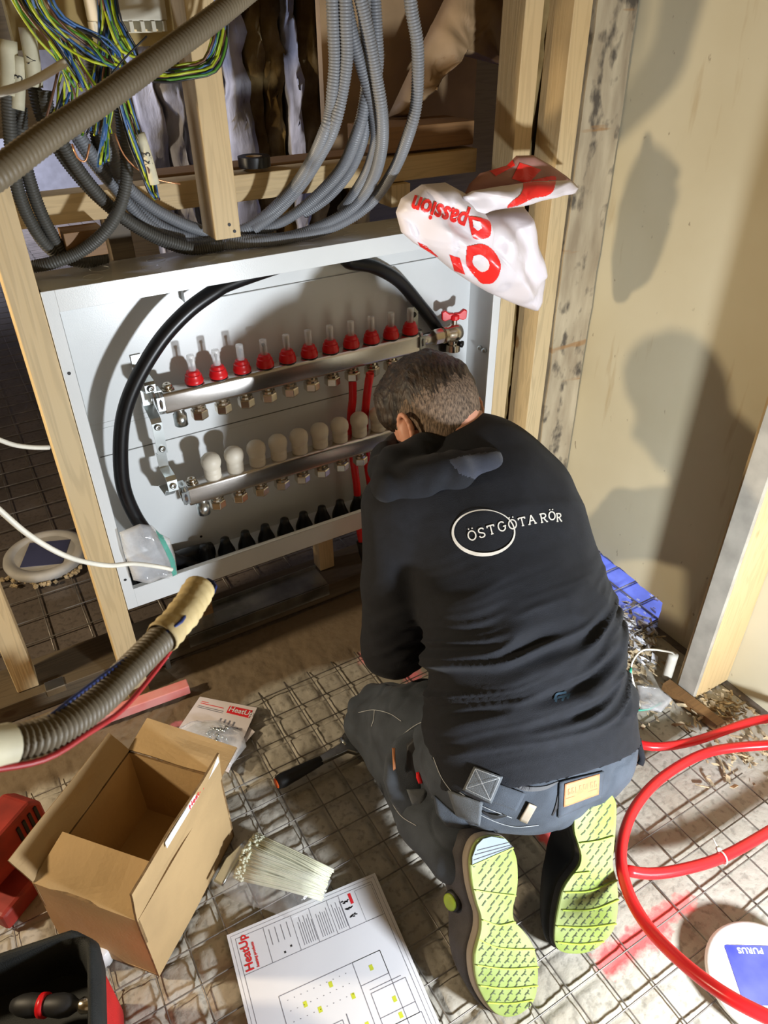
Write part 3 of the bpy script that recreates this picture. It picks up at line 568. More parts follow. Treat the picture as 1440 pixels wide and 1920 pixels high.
# mounting brackets (zig-zag strips)
def strip(name, P, w_, th, mat, parent, wdir=(1, 0, 0)):
    P = [np.array(p, float) for p in P]; V = []; wv = unit(wdir); n = len(P)
    for i, p in enumerate(P):
        t_ = unit((P[min(i + 1, n - 1)] - P[max(i - 1, 0)])); nn = unit(np.cross(t_, wv))
        V += [p - wv * w_ / 2 - nn * th / 2, p + wv * w_ / 2 - nn * th / 2, p + wv * w_ / 2 + nn * th / 2, p - wv * w_ / 2 + nn * th / 2]
    F = [(4 * k + i, 4 * k + (i + 1) % 4, 4 * k + 4 + (i + 1) % 4, 4 * k + 4 + i) for k in range(n - 1) for i in range(4)] + [(3, 2, 1, 0), tuple(4 * (n - 1) + i for i in range(4))]
    return link(name, V, F, mat, parent)
def bracket(x, par_label):
    t = thing('manifold_bracket', (x, .1, zt1), par_label, 'bracket', 'zinc manifold brackets')
    strip('zigzag_strip', [(x, .108, zt1 + .06), (x, .108, zt1 + .035), (x, .095, zt1 + .033), (x, .040, zt1 + .030), (x, .036, zt1 + .026), (x, .036, zt1 + .012), (x, .085, zt1 - .002), (x, .085, zt1 - .036), (x, .050, zt1 - .050), (x, .045, zt1 - .058),
        (x, .045, zt1 - .125), (x, .062, zt1 - .130), (x, .062, zt1 - .165), (x, .022, zt2 + .034), (x, .014, zt2 + .028), (x, .012, zt2 + .006), (x, .040, zt2 - .008), (x, .060, zt2 - .03), (x, .108, zt2 - .034)], .020, .002, 'zinc', t)
    m = MB()
    for (yy, zz) in ((.036, zt1 + .019), (.045, zt1 - .066), (.045, zt1 - .114), (.013, zt2 + .017)):
        m.lathe([(.007, 0), (.007, .001), (.0055, .0015), (.0055, .005), (.003, .0055), (.0028, .003)], (x, yy - .001, zz), (0, -1, 0), 14)
    m.done('bracket_screw', 'zinc', t, True)
bracket(xl1 - .020, 'zinc zig-zag bracket holding both manifold bars at their left ends')
xb = xr1 + .016
t = thing('manifold_bracket', (xb, .09, zt1), 'zinc bracket plate with holes behind the last red flow meter', 'bracket', 'zinc manifold brackets')
pb_ = Y(776, 590, .085); m = MB(); m.box(pb_[0] - .012, pb_[0] + .012, .085, .087, zt1 - .05, pb_[2] + .018); m.done('bracket_plate', 'zinc', t, False, .0006)
m = MB(); 
for dz in (.0, -.032): m.lathe([(.0065, 0), (.0065, .0006)], (pb_[0], .0845, pb_[2] + dz), (0, -1, 0), 14)
m.done('plate_hole', 'ink', t)
# thick black loop hose inside the cabinet
L = [(400, 1062, .075), (355, 1057, .05), (320, 1045, .035), (285, 1010, .03), (255, 970, .03), (232, 915, .03), (226, 850, .03), (232, 780, .03), (255, 715, .03), (300, 640, .03), (350, 585, .03), (400, 548, .033), (440, 527, .037)]
P = [Y(*q) for q in L] + [np.array([.60, .045, .902]), np.array([.70, .05, .910])] + [Y(650, 489, .060), Y(700, 500, .07), Y(748, 527, .08), (Y(790, 575, .090)), Y(818, 612, .092), Y(832, 640, .092), Y(833, 655, .093)]
hs_ = tube('supply_hose', P, .0142, 'black_hose', None, 18, .008); tag(hs_, 'thick black hose looped inside the white cabinet', 'hose')
m = MB(); e = Y(470, 1040, .09); 
hs2 = tube('supply_hose', [np.array([.15, .06, .285]), np.array([.20, .06, .290]), np.array([.27, .075, .285]), np.array([.33, .085, .272])], .020, 'black_hose', None, 14); tag(hs2, 'black hose end lying in the bottom left corner of the cabinet', 'hose')
# red floor heating pipes
xa = xs1[7]; rp = [(xa, .058, zt1 - .062), (xa, .060, zt1 - .12), (xa - .002, .070, zt2 + .02), (xa - .001, .072, zt2 - .05), (gx1, .064, .33), (gx1, .062, .25), (gx1 + .006, .055, .16), (gx1 + .02, .02, .07), (gx1 + .03, -.06, .022), (.70, -.19, .019), (.80, -.25, .019), (.895, -.33, .02), (.925, -.45, .02), (.925, -.58, .022), (.935, -.66, .026), (.965, -.71, .03), (1.05, -.745, .03), (1.19, -.785, .05), (1.30 - .04, -.84, .07)]
rp_ = tube('heating_pipe', rp, .0092, 'red_pipe', None, 14, .012); tag(rp_, 'red heating pipe plugged in under the eighth flow meter', 'pipe')
m = MB(); m.tube(spline([(gx1 + .005, .057, .17), (gx1 + .010, .045, .12), (gx1 + .02, .02, .07), (gx1 + .028, -.03, .035)], .01), .014, 14); m.done('pipe_sleeve', 'black_rubber', rp_, True)
xb_ = xs1[8]; P2 = [Y(694, 700, .03), Y(690, 725, .034), Y(685, 770, .055), Y(684, 810, .07), Y(689, 870, .070), Y(700, 940, .065), (gx1 + .052, .062, .32), (gx1 + .052, .062, .22), (gx1 + .07, .0, .12), (gx1 + .09, -.12, .2)]
V, F = tube_geo(spline(P2, .01), .0092, 14, caps=False); o = link('heating_pipe', V, F, 'red_pipe', None, True); s_ = o.modifiers.new('s', 'SOLIDIFY'); s_.thickness = .002; tag(o, 'red heating pipe with an open cut end beside the ninth flow meter', 'pipe')
cz = lambda x, y, z: Z(x, y, z)
coil = [cz(1500, 1398, .10), cz(1440, 1397, .07), cz(1330, 1410, .05), cz(1245, 1455, .045), cz(1190, 1515, .07), cz(1165, 1590, .10), cz(1175, 1665, .12), cz(1215, 1738, .14), cz(1280, 1805, .18), cz(1360, 1865, .21), cz(1450, 1912, .23), cz(1560, 1960, .25)]
tag(tube('heating_pipe', coil, .0098, 'red_pipe', None, 14, .012), 'red heating pipe curving around the lime soles to the bottom right corner', 'pipe')
c2_ = [cz(1174, 1632, .07), cz(1215, 1638, .06), cz(1270, 1632, .055), cz(1350, 1609, .05), cz(1440, 1560, .05), cz(1530, 1500, .05)]
tag(tube('heating_pipe', c2_, .0098, 'red_pipe', None, 14, .012), 'red heating pipe end tied down with a white cable tie inside the red curve', 'pipe')
ct = cz(1354, 1608, .05); uu = unit(cz(1440, 1560, .05) - cz(1270, 1632, .055)); m = MB(); r_ = unit(np.cross(uu, (0, 0, 1))); up_ = np.cross(r_, uu)
m.tube([ct + (r_ * math.cos(a) + up_ * math.sin(a)) * .0115 for a in np.linspace(0, 6.28, 20)], .0016, 5, caps=False); m.obox(ct + r_ * -.012 + up_ * .008, r_, up_, uu, .004, .003, .003); m.tube([ct - r_ * .012 + up_ * .008, ct - r_ * .03 + up_ * .016], .0012, 5)
tag(m.done('cable_tie', 'cable_white', None, True), 'white cable tie around the lower red pipe', 'cable tie')

# ================================================================== GREY CONDUITS
RC = .0105
CD = [
 ([(766, -40, -.02), (772, 20, -.02), (783, 90, -.02), (781, 190, -.01), (765, 255, 0), (735, 325, .01), (690, 385, .03), (630, 423, .04), (560, 450, .045), (480, 464, .05), (400, 464, .075), (335, 452, .085), (270, 412, .085), (220, 355, .08), (180, 300, .07), (140, 240, .06), (118, 190, .05)], 'grey', 'outermost grey conduit swinging down at the right of the bundle'),
 ([(668, -40, .0), (690, 60, .0), (705, 140, .0), (716, 210, .0), (716, 275, .01), (700, 335, .02), (665, 385, .035), (610, 420, .045), (540, 445, .05), (455, 450, .06), (380, 450, .09), (310, 428, .09), (250, 385, .09), (195, 325, .08), (150, 265, .07), (120, 210, .06)], 'grey', 'grey conduit second from the right in the hanging bundle'),
 ([(640, -40, .02), (660, 60, .02), (680, 130, .02), (700, 200, .02), (706, 260, .03), (690, 320, .04), (660, 370, .05), (640, 395, .06)], 'grey', 'grey conduit in the middle of the bundle ending behind its neighbours'),
 ([(684, -40, .03), (684, 60, .03), (688, 150, .03), (682, 205, .03), (668, 255, .04), (643, 312, .05), (606, 356, .06), (560, 396, .065), (515, 422, .07), (460, 440, .08)], 'grey', 'grey conduit curving left behind the bundle above the tape roll side'),
 ([(622, -40, .02), (626, 60, .02), (628, 120, .02), (624, 170, .02), (620, 210, .025), (608, 250, .03), (585, 300, .04), (552, 350, .05), (512, 392, .06), (470, 424, .07), (430, 440, .085)], 'grey', 'leftmost grey conduit of the bundle hanging from the top centre'),
 ([(645, -40, .01), (648, 40, .01), (650, 110, .01), (640, 180, .015), (625, 240, .02), (600, 290, .03), (565, 345, .045), (520, 395, .055), (475, 430, .065)], 'grey', 'grey conduit crossing in front at the left of the bundle'),
 ([(700, -40, .04), (706, 60, .04), (708, 120, .04), (698, 180, .04), (690, 200, .04), (680, 260, .05), (655, 320, .06), (615, 368, .07), (570, 400, .08)], 'grey', 'rearmost grey conduit of the right-hand bundle'),
 ([(14, 170, .05), (20, 260, .05), (30, 340, .06), (52, 405, .07), (92, 465, .08), (150, 492, .09), (205, 500, .095)], 'dark', 'leftmost dark conduit dropping below its cream sleeve'),
 ([(38, 200, .06), (42, 280, .06), (62, 360, .07), (92, 430, .08), (130, 480, .085), (200, 492, .09)], 'dark', 'dark conduit second from the left edge'),
 ([(62, 155, .06), (74, 205, .06), (95, 255, .06), (135, 315, .065), (190, 375, .07), (262, 430, .075), (345, 466, .07), (420, 474, .06)], 'dark', 'dark conduit third from the left sweeping to the cabinet top'),
 ([(84, 170, .03), (92, 215, .03), (118, 270, .03), (160, 335, .04), (215, 395, .05), (285, 440, .06), (360, 466, .055)], 'dark', 'dark conduit fourth from the left in front of the sweep'),
 ([(218, 60, .02), (222, 150, .02), (230, 240, .02), (238, 320, .02), (226, 385, .02), (196, 435, .03), (150, 472, .05), (100, 492, .06), (62, 500, .08), (0, 512, .08)], 'dark', 'dark conduit making the round loop in front at the left'),
 ([(130, 230, .09), (165, 290, .09), (210, 345, .095), (262, 388, .10), (320, 415, .10), (385, 432, .10)], 'dark', 'dark conduit at the back of the left sweep'),
 ([(190, 230, .05), (205, 280, .05), (232, 340, .06), (280, 385, .07), (340, 418, .08), (400, 440, .09)], 'grey', 'dark grey conduit falling from the coloured wires to the cabinet top'),
 ([(160, 60, .09), (170, 150, .09), (180, 250, .09), (192, 300, .09), (215, 350, .095), (250, 388, .10)], 'dark', 'dark conduit hanging straight behind the coloured wires'),
]
for P, c, lab in CD:
    Q = []
    for (x, y, yy) in P:
        if x > 520 or c == 'grey' and y < 420 and x > 440: yy -= .13 * min(1, max(0, (400 - y) / 150))
        p = Y(x, y, yy)
        if p[0] > .118 and p[2] < Z1 + RC + .002 and 0 < yy: p[2] = Z1 + RC + .002
        Q.append(p)
    tag(conduit('corrugated_conduit', Q, RC, 'grey_conduit' if c == 'grey' else 'dark_conduit'), lab, 'conduit', 'corrugated conduits above the cabinet')
for (x0, y0, x1, y1, r, yy, lab, mk_) in ((14, 75, 17, 178, .0125, .048, 'cream sleeve on the leftmost dark conduit', ''), (34, 105, 33, 205, .0095, .045, 'cream sleeve with black lettering on the second dark conduit', 'K3'), (50, 52, 66, 163, .011, .040, 'cream sleeve on the third dark conduit, just right of the lettered one', 'V'), (262, 250, 290, 345, .0075, -.045, 'narrow cream sleeve with black marks around the lowest wire bundle', 'K3')):
    a = Y(x0, y0, yy); b_ = Y(x1, y1, yy); o = tube('cable_sleeve', [a, (a + b_) / 2 + np.array([.001, 0, 0]), b_], r, 'cream_tape', None, 16, .01); tag(o, lab, 'sleeve', 'cream sleeves on the conduits')
    if mk_:
        d = unit(b_ - a); fr = unit(CAM - (a + b_) / 2); sd = unit(np.cross(d, fr)); V, F = text_geo(mk_, .017); c = (a + b_) / 2
        n_ = np.cross(sd, d); n_ = n_ if n_.dot(fr) > 0 else -n_
        mk2 = link('marking', [c + n_ * math.sqrt(max(1e-9, (r + .0006) ** 2 - (by - .006) ** 2)) - d * (ax - .008) + sd * (by - .006) for ax, by in V], F, 'ink', o)
# coloured wires
WK = {'yellow-green': 'w_yg', 'green': 'w_g', 'blue': 'w_b', 'brown': 'w_br', 'black': 'w_k'}
WC = {}; ORD = ['first', 'second', 'third', 'fourth', 'fifth', 'sixth', 'seventh']
def wire(P, c, y0, lab, r=.0018, j=6):
    WC[(c, lab)] = WC.get((c, lab), 0) + 1; side = 'outward' if 'loop' in lab else 'from the left'
    Q = [Y(x + random.uniform(-j, j), y + random.uniform(-j, j), y0 + random.uniform(-.012, .012)) for x, y in P]
    tag(tube('electrical_wire', Q, r, WK[c], None, 6, .012), ORD[WC[(c, lab)] - 1] + ' ' + c + ' wire ' + side + ' ' + lab, 'wire', 'coloured wires ' + lab)
cyc = ['yellow-green', 'blue', 'green', 'brown', 'yellow-green', 'black', 'blue']
for k in range(12): wire([(5 + k * 4, -40), (30 + k * 4, 20), (75 + k * 5, 75), (110 + k * 4, 120), (130 + k * 5, 170)], cyc[k % 7], -.03, 'slanting in the top corner')
for k in range(12): wire([(40 + k * 4, -40), (70 + k * 5, 30), (120 + k * 8, 80), (170 + k * 6, 110), (215 + k * 2, 128)], cyc[(k + 4) % 7], -.05, 'fanning out to the bundle')
for k in range(14): wire([(186 + k * 2, -40), (186 + k * 2.4, 30), (182 + k * 2.4, 100), (168 + k * 3.2, 160), (160 + k * 3.4, 210), (145 + k * 5, 250)], cyc[(k + 1) % 7], .0, 'hanging left of the junction box')
for k in range(9): wire([(118 + k * 3, 110), (110 + k * 4, 160), (98 + k * 6, 200), (80 + k * 8, 240), (68 + k * 10, 275 - k * 3)], cyc[(k + 3) % 7], .01, 'drooping below the white cable end')
for k in range(12): wire([(192 + k * 2, 0 - k * 3), (205 + k * 2, 50 - k), (230 + k * 2, 95 - k), (272, 122 + k * 3 - 10), (310, 134 + k * 2.4 - 8), (350, 128 + k * 2.5 - 8), (382 + k * 2, 110 + k * 2.2), (398 + k * 2.4, 76 + k), (406 + k * 2, 30), (404 + k * 1.6, -40)], cyc[(k * 3) % 7], -.07, 'in the round loop', j=2)
for k in range(7): wire([(200 + k * 3, 150), (198 + k * 2, 200), (192 + k * 2, 250), (186 + k * 3, 290), (184 + k * 3, 312 - k * 2)], cyc[[1, 1, 0, 1, 2, 1, 0][k]], -.02, 'in the short blue-tipped bundle', .0018, j=2)
for k in range(9): wire([(214 + k * 2, 150), (226 + k * 3, 210), (245 + k * 3, 270), (262 + k * 3, 320), (278 + k * 2.2, 360), (290 + k, 372)], cyc[(k + 5) % 7], -.04, 'running down into the narrow cream sleeve', j=2)
tag(tube('electrical_wire', [Y(*q) for q in ((215, 250, -.03), (232, 290, -.03), (262, 320, -.03), (300, 338, -.03), (338, 345, -.03))], .0013, 'w_cu', None, 6), 'bare copper wire end poking out to the right below the big conduit', 'wire')
tag(tube('electrical_wire', [Y(*q) for q in ((135, 270, -.03), (145, 295, -.03), (157, 303, -.03), (163, 295, -.03), (168, 270, -.03))], .0016, 'w_cu', None, 6), 'bent bare copper wire hooked below the big conduit at the left', 'wire')
tag(tube('cable_tie', [Y(*q) for q in ((275, 68, -.10), (235, 108, -.10), (196, 155, -.10))], .0013, 'w_k', None, 6), 'black cable tie tail sticking out of the wire bundle', 'cable tie')
# close conduits in the foreground
P = [DP(-90, 385, .62), DP(0, 322, .65), DP(90, 255, .69), DP(190, 188, .74), DP(300, 108, .80), DP(400, 35, .86), DP(500, -45, .93)]
tag(conduit('corrugated_conduit', P, .0135, 'taupe_conduit', None, .0058, 16, .10), 'thick taupe conduit running diagonally close across the top left', 'conduit')
P = [DP(-90, 1415, .47), DP(0, 1398, .50), DP(90, 1376, .53), DP(180, 1318, .575), DP(250, 1250, .62), DP(310, 1190, .66)]
fc = conduit('corrugated_conduit', P, .0135, 'taupe_conduit', None, .0046, 18, .20); tag(fc, 'thick taupe conduit with taped end pointing at the cabinet from the lower left', 'conduit')
P = [DP(303, 1197, .655), DP(330, 1168, .675), DP(352, 1140, .695), DP(374, 1103, .72)]
S = spline(P, .003); R = [.0152 + .0007 * math.sin(i * 1.9) + .0004 * math.sin(i * .7) for i in range(len(S))]; V, F = tube_geo(S, R, 20, caps=False)
o = link('tape_wrap', V, F, 'tape', fc, True); o.modifiers.new('s', 'SOLIDIFY').thickness = .001
V, F = tube_geo(spline([DP(-60, 1412, .475), DP(-10, 1402, .495), DP(18, 1396, .505)], .004), .0150, 18, caps=False); link('tape_wrap', V, F, 'cream_tape', fc, True)
P = [DP(-60, 1400, .47), DP(60, 1365, .52), DP(130, 1315, .55), DP(200, 1262, .59), DP(280, 1205, .64), DP(340, 1165, .66), DP(352, 1130, .70), DP(368, 1098, .73), DP(390, 1087, .74), DP(404, 1100, .735), DP(392, 1122, .72)]
tag(tube('signal_cable', P, .0019, 'cable_blue', None, 8), 'dark blue cable following the taped conduit and looping at its tip', 'cable')
P = [DP(-60, 1450, .47), DP(80, 1425, .515), DP(165, 1375, .555), DP(230, 1330, .60), DP(290, 1260, .645), DP(322, 1215, .665), DP(335, 1180, .69)]
tag(tube('signal_cable', P, .0023, 'cable_red', None, 8), 'dark red cable hanging below the taped conduit', 'cable')
P = [DP(-70, 185, .70), DP(0, 173, .71), DP(60, 153, .72), DP(122, 117, .73)]
tag(tube('white_cable', P, .0042, 'cable_white', None, 10), 'white cable end coming in at the top left over the wires', 'cable')
P = [DP(-60, 900, .75), DP(0, 957, .78), DP(60, 1007, .82), DP(130, 1045, .88), DP(200, 1060, .95), DP(250, 1057, 1.01), DP(300, 1063, 1.06), DP(322, 1068, 1.08)]
tag(tube('white_cable', P, .0032, 'cable_white', None, 10), 'long white cable drooping across the left stud to the plastic bag', 'cable')
P = [DP(-60, 800, .9), DP(0, 825, .95), DP(30, 835, .98), DP(65, 839, 1.01), DP(92, 839, 1.03)]
tag(tube('white_cable', P, .0032, 'cable_white', None, 10), 'short white cable at the left edge touching the stud', 'cable')
tr = thing('tape_roll', (.52, .14, 1.052), 'black roll of tape lying on the cross beam', 'tape')
tr.location = (.50, .14, 1.052); tr.location = [float(v) for v in (Y(480, 310, .135))]; tz = 1.0525; tx = tr.location[0]
m = MB(); m.lathe([(.0155, 0), (.030, 0), (.030, .018), (.0155, .018), (.0155, 0)], (tx, .142, tz), (0, 0, 1), 28, False); m.done('tape_coil', 'black_rubber', tr, True).modifiers.new('e', 'EDGE_SPLIT').split_angle = .6
m = MB(); m.lathe([(.0135, 0), (.0155, 0), (.0155, .0175), (.0135, .0175), (.0135, 0)], (tx, .142, tz), (0, 0, 1), 28, False); m.done('core', 'card', tr, True)
m = MB(); a = Y(700, 263, .10); m.box(a[0] - .025, a[0] + .03, .10, .13, a[2] - .006, a[2] + .006); tag(m.done('batten_piece', 'ivory'), 'short cream batten piece on the beam behind the conduits', 'batten')

# ================================================================== PERSON
class Field:
    """distance field on a grid, shapes blended into one continuous surface"""
    def __init__(s, lo, hi, h):
        s.lo = np.array(lo, float); s.h = h; s.n = np.ceil((np.array(hi) - s.lo) / h).astype(int) + 1; s.F = np.full(s.n, .2, np.float32)
    def sub(s, lo, hi, pad):
        a = np.clip(((np.array(lo) - pad - s.lo) / s.h).astype(int), 0, s.n - 1); b = np.clip(((np.array(hi) + pad - s.lo) / s.h).astype(int) + 2, 1, s.n)
        sl = tuple(slice(a[i], b[i]) for i in range(3)); g = np.meshgrid(*[s.lo[i] + s.h * np.arange(a[i], b[i]) for i in range(3)], indexing='ij')
        return sl, np.stack(g, -1).astype(np.float32)
    def mix(s, sl, d, k):
        F = s.F[sl]; hh = np.clip(.5 + .5 * (F - d) / k, 0, 1); s.F[sl] = F * (1 - hh) + d * hh - k * hh * (1 - hh)
    def cap(s, a, b, ra, rb, k=.02, ax=None, ratio=1.0):
        a, b = np.array(a, float), np.array(b, float); R = max(ra, rb) + k + .02
        sl, P = s.sub(np.minimum(a, b), np.maximum(a, b), R); q = P - a; ba = b - a
        t = np.clip((q @ ba) / ba.dot(ba), 0, 1)[..., None]; q = q - ba * t
        if ax is not None: ax = unit(ax); q = q + (q @ ax)[..., None] * ax * (1 / ratio - 1)
        s.mix(sl, np.linalg.norm(q, axis=-1) - (ra + (rb - ra) * t[..., 0]), k); return s
    def ell(s, c, R, rad, k=.02):
        rad = np.array(rad, float); sl, P = s.sub(c, c, rad.max() + k + .02); q = (P - np.array(c)) @ np.array(R, float).T
        k0 = np.linalg.norm(q / rad, axis=-1); k1 = np.linalg.norm(q / rad ** 2, axis=-1) + 1e-6; s.mix(sl, k0 * (k0 - 1) / k1, k); return s
    def chain(s, pts, rad, k=.02, **kw):
        for i in range(len(pts) - 1): s.cap(pts[i], pts[i + 1], rad[i], rad[i + 1], k, **kw)
        return s
    def cut(s, p, n, k=.004):   # keep the side n points to
        g = np.meshgrid(*[s.lo[i] + s.h * np.arange(s.n[i]) for i in range(3)], indexing='ij'); n = unit(n)
        d = -((g[0] - p[0]) * n[0] + (g[1] - p[1]) * n[1] + (g[2] - p[2]) * n[2]); s.F = np.maximum(s.F, d.astype(np.float32)); return s
    def mesh(s):
        F = s.F; S = F < 0; C = [(i, j, k) for i in (0, 1) for j in (0, 1) for k in (0, 1)]; nx, ny, nz = s.n
        cnt = sum(S[i:nx - 1 + i, j:ny - 1 + j, k:nz - 1 + k].astype(np.int8) for i, j, k in C); act = (cnt > 0) & (cnt < 8); idx = np.argwhere(act)
        num = np.full(act.shape, -1, np.int64); num[act] = np.arange(len(idx)); acc = np.zeros((len(idx), 3)); w_ = np.zeros(len(idx))
        for c0 in C:
            for ax in range(3):
                if c0[ax]: continue
                c1 = list(c0); c1[ax] = 1; a = F[tuple((idx + c0).T)]; b = F[tuple((idx + c1).T)]; m = (a < 0) != (b < 0); t = np.where(m, a / np.where(m, a - b, 1), 0)
                p = np.array(c0, float)[None] + np.zeros((len(idx), 3)); p[:, ax] = t; acc += p * m[:, None]; w_ += m
        V = s.lo + s.h * (idx + acc / w_[:, None]); Q = []
        for ax in range(3):
            a1, a2 = [(1, 2), (2, 0), (0, 1)][ax]; sl0 = [slice(1, None)] * 3; sl0[ax] = slice(0, -1); e = np.argwhere(np.diff(S.astype(np.int8), axis=ax) != 0)
            e = e[(e[:, a1] > 0) & (e[:, a2] > 0)]; e = e[np.all(e < np.array(act.shape), axis=1)]
            def cell(d1, d2): q = e.copy(); q[:, a1] -= d1; q[:, a2] -= d2; return num[tuple(q.T)]
            q = np.stack([cell(1, 1), cell(0, 1), cell(0, 0), cell(1, 0)], 1); o_ = S[tuple(e.T)]; q = np.where(o_[:, None], q, q[:, ::-1]); Q.append(q)
        Q = np.concatenate(Q); return V, Q[(Q >= 0).all(1)]
def vnormals(V, Q):
    n = np.cross(V[Q[:, 2]] - V[Q[:, 0]], V[Q[:, 3]] - V[Q[:, 1]]); N = np.zeros_like(V)
    for i in range(4): np.add.at(N, Q[:, i], n)
    return N / (np.linalg.norm(N, axis=1)[:, None] + 1e-12)
def relax(V, Q, it=2, f=.5):
    for _ in range(it):
        A = np.zeros_like(V); c = np.zeros(len(V))
        for i in range(4):
            a, b = Q[:, i], Q[:, (i + 1) % 4]; np.add.at(A, a, V[b]); np.add.at(A, b, V[a]); np.add.at(c, a, 1); np.add.at(c, b, 1)
        V = V * (1 - f) + f * A / np.maximum(c, 1)[:, None]
    return V
def n3(P, s, seed):  # smooth 3-D noise, -1..1
    return (vnoise(P[:, 0] + P[:, 2] * .37, P[:, 1] - P[:, 2] * .41, s, seed) + vnoise(P[:, 2] + P[:, 1] * .31, P[:, 0] - P[:, 1] * .23, s, seed + 1)) - 1

PEL = np.array([.63, -.70, .25]); NECK = np.array([.735, -.35, .62]); WAIST = np.array([.680, -.585, .395]); CHEST = np.array([.72, -.43, .525])
SP = unit(NECK - PEL); RT = unit(np.array([1, .0, -.05]) - SP * np.dot([1, .0, -.05], SP)); BK = np.cross(RT, SP); BK = BK if BK[1] < 0 else -BK
SHL, SHR = np.array([.578, -.365, .560]), DP(1000, 985, 1.41)
ELL_, ELR = np.array([.520, -.415, .305]), np.array([.925, -.24, .335]); WRL, WRR = np.array([.652, -.19, .215]), np.array([.775, -.13, .255])
KNL, KNR = np.array([.500, -.385, .072]), np.array([.83, -.36, .072]); HPL, HPR = np.array([.535, -.655, .232]), np.array([.735, -.65, .232])
HC = np.array([.698, -.250, .694]); HF = unit([-.14, .80, -.46]); HR = np.array([1, .1, -.10]); HR = unit(HR - HF * HR.dot(HF)); HU = np.cross(HR, HF); HM = [HR, HF, HU]
toeL, heelL = Z(951, 1896, .016), np.array([.459, -.78, .224]); toeR, heelR = Z(1090, 1787, .016), np.array([.642, -.805, .245])
def solenormal(t, h, rot):
    e = unit(h - t); v = unit(CAM - (t + h) / 2); n = unit(v - e * v.dot(e)); s_ = np.cross(n, e); a = math.radians(rot); return unit(n * math.cos(a) + s_ * math.sin(a)), e
NL, EL = solenormal(toeL, heelL, -34); NR, ER = solenormal(toeR, heelR, -30)
ANL = heelL - EL * .045 - NL * .085; ANR = heelR - ER * .045 - NR * .085
man = thing('person', (.66, -.62, 0), 'kneeling man in black hoodie and grey work trousers seen from behind', 'person')

# body: one continuous skin surface
B = Field((.36, -.98, -.01), (1.03, .02, .86), .0052)
B.ell(HC, HM, (.074, .094, .083), .01).ell(HC + HF * .022 - HU * .055, HM, (.058, .068, .070), .03).ell(HC + HF * .055 - HU * .108, HM, (.026, .024, .020), .03)
B.cap(HC + HF * .088 - HU * .030, HC + HF * .106 - HU * .062, .007, .013, .012).ell(HC + HF * .078 - HU * .012, HM, (.045, .016, .010), .015)
for s_ in (-1, 1): B.ell(HC + HF * .076 - HU * .032 + HR * s_ * .031, HM, (.013, .010, .009), .004)
B.ell(HC + HF * .084 - HU * .088, HM, (.024, .009, .008), .01)
B.cap(HC - HF * .030 - HU * .045, NECK - SP * .02, .056, .066, .03)
B.chain([PEL, WAIST, CHEST, NECK - SP * .05], [.125, .115, .13, .07], .05, ax=BK, ratio=.7)
for sh, el, wr_ in ((SHL, ELL_, WRL), (SHR, ELR, WRR)): B.chain([sh, el, wr_], [.052, .040, .027], .03)
for hp, kn, an in ((HPL, KNL, ANL), (HPR, KNR, ANR)): B.chain([hp, kn, an], [.068, .044, .022], .03)
def hand(wr_, d, palm, thumbside, grip):
    """palm, four unequal fingers curling round a pipe and a thumb that closes against them"""
    d = unit(d); side = unit(np.array(thumbside) - d * np.dot(thumbside, d)); pn = unit(palm - d * np.dot(palm, d)); pn = unit(pn - side * pn.dot(side))
    k0 = wr_ + d * .02; k1 = wr_ + d * .085
    for t_ in (-.5, .5): B.cap(k0 + side * t_ * .022, k1 + side * t_ * .044, .016, .014, .016)
    B.cap(k0, k1, .017, .014, .016)
    for i, (o_, L, r) in enumerate(((.033, .040, .0088), (.011, .045, .0090), (-.011, .042, .0086), (-.032, .033, .0078))):
        b = k1 + side * o_; ang = [.55, 1.55, 2.45]; p = b
        for j, l in enumerate((L, L * .62, L * .5)):
            a = ang[j] * grip; q = p + (d * math.cos(a) + pn * math.sin(a)) * l; B.cap(p, q, r, r * .93, .004); p = q
    t0 = wr_ + d * .03 + side * .024; t1 = t0 + (side * .75 + d * .6 + pn * .35) * .032; t2 = t1 + (d * .8 + pn * .75 - side * .1) * .030; t3 = t2 + (d * .35 + pn * .9 - side * .5) * .024
    B.cap(t0, t1, .014, .011, .01).cap(t1, t2, .0105, .0095, .004).cap(t2, t3, .0095, .0085, .004)
hand(WRL, np.array([.55, .60, -.25]), np.array([.6, -.2, -.7]), np.array([-.2, .3, .9]), .9)
hand(WRR, np.array([-.55, .65, -.05]), np.array([-.7, -.5, -.2]), np.array([0, .2, 1]), .9)
V, Q = B.mesh(); V = relax(V, Q, 1, .4)
link('body', V, Q, 'skin', man, True)
# ears with folded rims
for s_ in (-1, 1):
    E_ = Field(HC - .15, HC + .15, .0024)
    c = HC + HR * s_ * .077 - HF * .012 - HU * .040; out = unit(HR * s_ * .75 - HF * .66); 
    E_.ell(c + out * .006, [unit(np.cross(out, HU)), HU, out], (.014, .026, .006), .006)
    ring = [c + out * (.013 + .004 * math.sin(a)) + HU * math.sin(a) * .029 + unit(np.cross(HU, HR * s_)) * (-1 if s_ > 0 else 1) * 0 + HF * (.002 + math.cos(a) * .016) for a in np.linspace(-1.2, 4.2, 14)]
    E_.chain(ring, [.0036] * 14, .004); E_.ell(c + out * .008 - HU * .028 + HF * .004, HM, (.006, .007, .009), .006)
    V, Q = E_.mesh(); link('ear', V, Q, 'skin', man, True)
